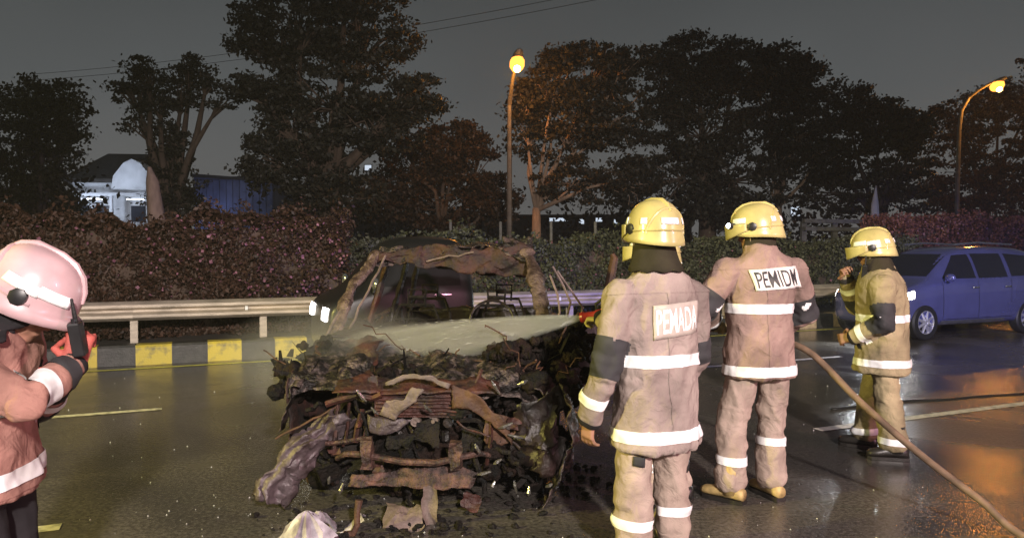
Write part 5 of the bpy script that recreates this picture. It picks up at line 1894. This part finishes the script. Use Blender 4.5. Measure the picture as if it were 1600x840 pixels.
# the one holding the nozzle, all but hidden behind the near one
firefighter('firefighter almost hidden behind the nearest one, reaching out the red nozzle in a yellow glove',
            (0.93, 4.62, 0), R(72), dict(
    head=(0, .05, 1.545), torso=torso(.66, 1.395, .95, .03), hem=.66, seed=19, coat=M['coat_khaki'],
    arms=[dict(p=[V((-.20, .02, 1.30)), V((-.24, .16, 1.08)), V((-.10, .34, 1.165))], d=(.25, .9, .05), n=(.3, -.1, -1), side=-1, curl=.95),
          dict(p=[V((.20, .02, 1.30)), V((.25, .12, 1.06)), V((.07, .20, 1.08))], d=(-.4, .8, .1), n=(-.3, -.1, -1), side=1, curl=.95)],
    legs=[(V((-.095, 0, .84)), V((-.12, .06, .46)), V((-.13, .05, .08)), R(10)), (V((.095, 0, .84)), V((.105, .0, .46)), V((.115, -.10, .08)), R(-10))],
    bands=((1.07, .055), (.735, .055)), glove=M['glove_tan']))


# ------------------------------------------------------------------ hand-held things, hose and water
def radio(label, loc, rot):
    t = thing('radio', label, 'radio', loc)
    t.rotation_euler = rot
    t.scale = (.85, .85, .85)
    m = MB()
    m.rings([[V((x * k, y * k, z)) for x, y in ((-.028, -.018), (-.022, -.022), (.022, -.022), (.028, -.018), (.028, .018), (.022, .022), (-.022, .022), (-.028, .018))] for z, k in ((-.07, .9), (-.065, 1), (.055, 1), (.062, .9))], True)
    obj('case', m, M['black_plastic'], t, False)
    m = MB()
    m.tube([(-.014, 0, .06), (-.014, 0, .10), (-.014, 0, .15)], [.009, .008, .005], 8)
    obj('antenna', m, M['black_rubber'], t)
    m = MB()
    m.tube([(.012, 0, .06), (.012, 0, .078)], .008, 10)
    obj('dial', m, M['black_plastic'], t)


radio('black hand radio in the red glove of the bowed firefighter', Wp(121, 527, 2.40), (R(6), R(10), R(-75)))
radio('small black radio held to the mouth of the firefighter in khaki', Wp(1351, 424, 5.72), (R(5), R(-10), R(60)))

nz0 = Wp(908, 496, 4.72)
nzd = (Wp(540, 560, 5.55) - nz0).normalized()
nt_ = thing('hose_nozzle', 'red hose nozzle spraying water over the burnt car', 'nozzle', nz0)
m = MB()
m.tube([(0, 0, 0), -nzd * .02, -nzd * .03, -nzd * .10, -nzd * .11, -nzd * .16], [.034, .036, .030, .027, .034, .034], 16)
obj('barrel', m, M['nozzle_red'], nt_)
m = MB()
m.tube([-nzd * .16, -nzd * .26, -nzd * .28], [.026, .028, .034], 14)
obj('coupling', m, M['brass'], nt_)
m = MB()
m.tube([-nzd * .11 + V((0, 0, .03)), -nzd * .10 + V((0, 0, .07)), -nzd * .16 + V((0, 0, .10))], .010, 8)
obj('bail_handle', m, M['black_plastic'], nt_)
m = MB()
m.tube([-nzd * .15 - V((0, 0, .02)), -nzd * .17 - V((0, 0, .12))], [.017, .021], 10)
obj('pistol_grip', m, M['black_plastic'], nt_)

# hose: from the nozzle past the tall firefighter's hands down to the road at the near right
hs_a, hs_b = Wp(1262, 548, 4.80), Gp(1640, 862) + V((0, 0, .024))
ctl = [nz0 - nzd * .27, V((.98, 4.72, 1.07)), V((1.25, 5.0, 1.06)), V((1.50, 5.06, 1.05)), V((1.70, 5.00, 1.01))]
ctl += [hs_a.lerp(hs_b, q) - V((0, 0, .07 * math.sin(math.pi * q))) for q in (0, .25, .5, .75)] + [hs_b, V((3.5, 3.0, .024)), V((4.2, 1.8, .024)), V((5.2, 0.0, .024))]


def smooth_path(c, k=8):
    out = []
    for i in range(len(c) - 1):
        p0, p1, p2, p3 = c[max(0, i - 1)], c[i], c[i + 1], c[min(len(c) - 1, i + 2)]
        for j in range(k):
            t_ = j / k
            out.append(.5 * ((2 * p1) + (p2 - p0) * t_ + (2 * p0 - 5 * p1 + 4 * p2 - p3) * t_ * t_ + (-p0 + 3 * p1 - 3 * p2 + p3) * t_ ** 3))
    out.append(c[-1])
    return out


m = MB()
m.tube(smooth_path(ctl), .0215, 12)
tag(obj('fire_hose', m, M['hose'], None, True), 'brown fire hose running from the nozzle down across the wet road', 'hose')
# thin flat hose lying on the road behind the firefighter in khaki
m = MB()
m.tube(smooth_path([Gp(1300, 640), Gp(1400, 628), Gp(1470, 625), Gp(1530, 620), Gp(1575, 617), Gp(1640, 612)]), .022, 8, squash=.45)
o = obj('flat_hose', m, M['black_rubber'], None, True)
o.location.z = .008
tag(o, 'empty flat black hose lying on the road beside the firefighter in khaki', 'hose')


def spray_volume(name, dens, col, axis_stretch):
    mt = bpy.data.materials.new(name)
    mt.use_nodes = True
    nt = mt.node_tree
    nt.nodes.clear()
    o = nt.nodes.new('ShaderNodeOutputMaterial')
    v = nt.nodes.new('ShaderNodeVolumePrincipled')
    v.inputs['Color'].default_value = (*col, 1)
    v.inputs['Anisotropy'].default_value = 0.1
    tcn = nt.nodes.new('ShaderNodeTexCoord')
    mpn = nt.nodes.new('ShaderNodeMapping')
    mpn.inputs['Scale'].default_value = axis_stretch
    nn_ = nt.nodes.new('ShaderNodeTexNoise')
    nn_.inputs['Scale'].default_value = 6
    nn_.inputs['Detail'].default_value = 3
    mr = nt.nodes.new('ShaderNodeMapRange')
    mr.inputs['From Min'].default_value = .3
    mr.inputs['From Max'].default_value = .7
    mr.inputs['To Min'].default_value = dens * .25
    mr.inputs['To Max'].default_value = dens * 1.75
    nt.links.new(tcn.outputs['Object'], mpn.inputs[0])
    nt.links.new(mpn.outputs[0], nn_.inputs['Vector'])
    nt.links.new(nn_.outputs[0], mr.inputs[0])
    # the jet thins as it spreads along its own axis
    sp = nt.nodes.new('ShaderNodeSeparateXYZ')
    nt.links.new(tcn.outputs['Object'], sp.inputs[0])
    fall = nt.nodes.new('ShaderNodeMapRange')
    for k_, vv in zip(('From Min', 'From Max', 'To Min', 'To Max'), (0.0, 2.1, 2.6, .38)): fall.inputs[k_].default_value = vv
    nt.links.new(sp.outputs['Z'], fall.inputs[0])
    ml = nt.nodes.new('ShaderNodeMath')
    ml.operation = 'MULTIPLY'
    nt.links.new(mr.outputs[0], ml.inputs[0])
    nt.links.new(fall.outputs[0], ml.inputs[1])
    def mth(op, a, b=None):
        q = nt.nodes.new('ShaderNodeMath')
        q.operation = op
        q.use_clamp = op == 'SUBTRACT'
        for k_, w_ in enumerate((a, b)):
            if w_ is None: continue
            if isinstance(w_, (int, float)): q.inputs[k_].default_value = w_
            else: nt.links.new(w_, q.inputs[k_])
        return q.outputs[0]
    X_, Y_, Z_ = sp.outputs
    f_ = mth('DIVIDE', Z_, 2.05)
    yc = mth('ADD', Y_, mth('MULTIPLY', mth('MULTIPLY', f_, f_), .05))
    rr = mth('ADD', mth('MULTIPLY', X_, X_), mth('MULTIPLY', yc, yc))
    RR = mth('ADD', mth('MULTIPLY', mth('POWER', mth('MAXIMUM', f_, 0.0), .8), .25), .020)
    prof_ = mth('SUBTRACT', 1.0, mth('DIVIDE', rr, mth('MULTIPLY', RR, RR)))
    dn = mth('MULTIPLY', ml.outputs[0], mth('MULTIPLY', prof_, mth('ADD', prof_, .25)))
    nt.links.new(dn, v.inputs['Density'])
    nt.links.new(v.outputs[0], o.inputs['Volume'])
    return mt


# built along +Z, turned onto the jet axis
m = MB()
n = 24
SL = 2.05
rows = []
for i in range(15):
    f_ = i / 14
    r_ = .020 + .25 * f_ ** .8 + .012 * f_ * math.sin(i * 2.1)
    rows.append([V((r_ * math.cos(2 * math.pi * k / n) * (1 + .08 * f_ * math.sin(k * 2 + i)), r_ * math.sin(2 * math.pi * k / n) * (1 + .08 * f_ * math.cos(k * 3)) - .05 * f_ * f_, SL * f_)) for k in range(n)])
m.rings(rows, True)
sv = obj('water_spray', m, spray_volume('spray_volume', 26.0, (.97, .98, .96), (3.2, 3.2, .3)), None, True)
sv.location = nz0 + nzd * .01
sv.rotation_euler = nzd.to_track_quat('Z', 'Y').to_euler()
tag(sv, 'fan of white water spray from the red nozzle across the windscreen of the burnt car', 'water spray', None, 'stuff')
mb = MB()
for i in range(420):
    f_ = dr_.random() ** .7
    r_ = (.02 + .27 * f_ ** .9) * dr_.random() ** .4
    a = dr_.uniform(0, 6.28)
    c = V((r_ * math.cos(a), r_ * math.sin(a) - .05 * f_ * f_, SL * f_ * 1.02))
    q = dr_.uniform(.0005, .0013)
    ax = c.normalized()
    sd_ = ax.cross(V((0, 1, 0))).normalized() * q
    u2 = ax.cross(sd_).normalized() * q
    L_ = ax * dr_.uniform(.01, .05) * (1.2 - f_)
    mb.add([c - L_, c + sd_, c + u2, c - sd_ - u2, c + L_], [(0, 2, 1), (0, 3, 2), (0, 1, 3), (4, 1, 2), (4, 2, 3), (4, 3, 1)])
o = obj('water_drops', mb, mat('water_drops', (.85, .86, .84), .15, var=.05), sv, False)
o['kind'] = 'stuff'
# mist drifting off the windscreen where the jet lands
m = MB()
m.ball((0, 0, 0), (.95, .55, .42), 24, 14)
mt = bpy.data.materials.new('mist_volume')
mt.use_nodes = True
mt.node_tree.nodes.clear()
vo = mt.node_tree.nodes.new('ShaderNodeOutputMaterial')
vp = mt.node_tree.nodes.new('ShaderNodeVolumePrincipled')
mtc = mt.node_tree.nodes.new('ShaderNodeTexCoord')
mmp = mt.node_tree.nodes.new('ShaderNodeMapping')
mmp.inputs['Scale'].default_value = (1 / .95, 1 / .55, 1 / .42)
mln = mt.node_tree.nodes.new('ShaderNodeVectorMath')
mln.operation = 'LENGTH'
mmr = mt.node_tree.nodes.new('ShaderNodeMapRange')
for k_, vv in zip(('From Min', 'From Max', 'To Min', 'To Max'), (0.0, 1.0, 1.1, 0.0)): mmr.inputs[k_].default_value = vv
mt.node_tree.links.new(mtc.outputs['Object'], mmp.inputs[0])
mt.node_tree.links.new(mmp.outputs[0], mln.inputs[0])
mt.node_tree.links.new(mln.outputs['Value'], mmr.inputs[0])
mt.node_tree.links.new(mmr.outputs[0], vp.inputs['Density'])
vp.inputs['Color'].default_value = (.9, .9, .88, 1)
mt.node_tree.links.new(vp.outputs[0], vo.inputs['Volume'])
o = obj('water_mist', m, mt, None, True)
o.location = Wp(530, 560, 5.35)
tag(o, 'thin mist where the jet strikes the burnt car', 'mist', None, 'stuff')


# ------------------------------------------------------------------ night haze
m = MB()
m.box((10, 100, 8.5), (350, 330, 19))
hz_m = bpy.data.materials.new('haze')
hz_m.use_nodes = True
hz_m.node_tree.nodes.clear()
ho_ = hz_m.node_tree.nodes.new('ShaderNodeOutputMaterial')
hv_ = hz_m.node_tree.nodes.new('ShaderNodeVolumePrincipled')
hv_.inputs['Density'].default_value = 0.0014
hv_.inputs['Color'].default_value = (.88, .90, .92, 1)
hv_.inputs['Anisotropy'].default_value = 0.25
hz_m.node_tree.links.new(hv_.outputs[0], ho_.inputs['Volume'])
o = obj('haze', m, hz_m, None, False)
tag(o, 'thin night haze hanging over the road and trees', None, None, 'stuff')
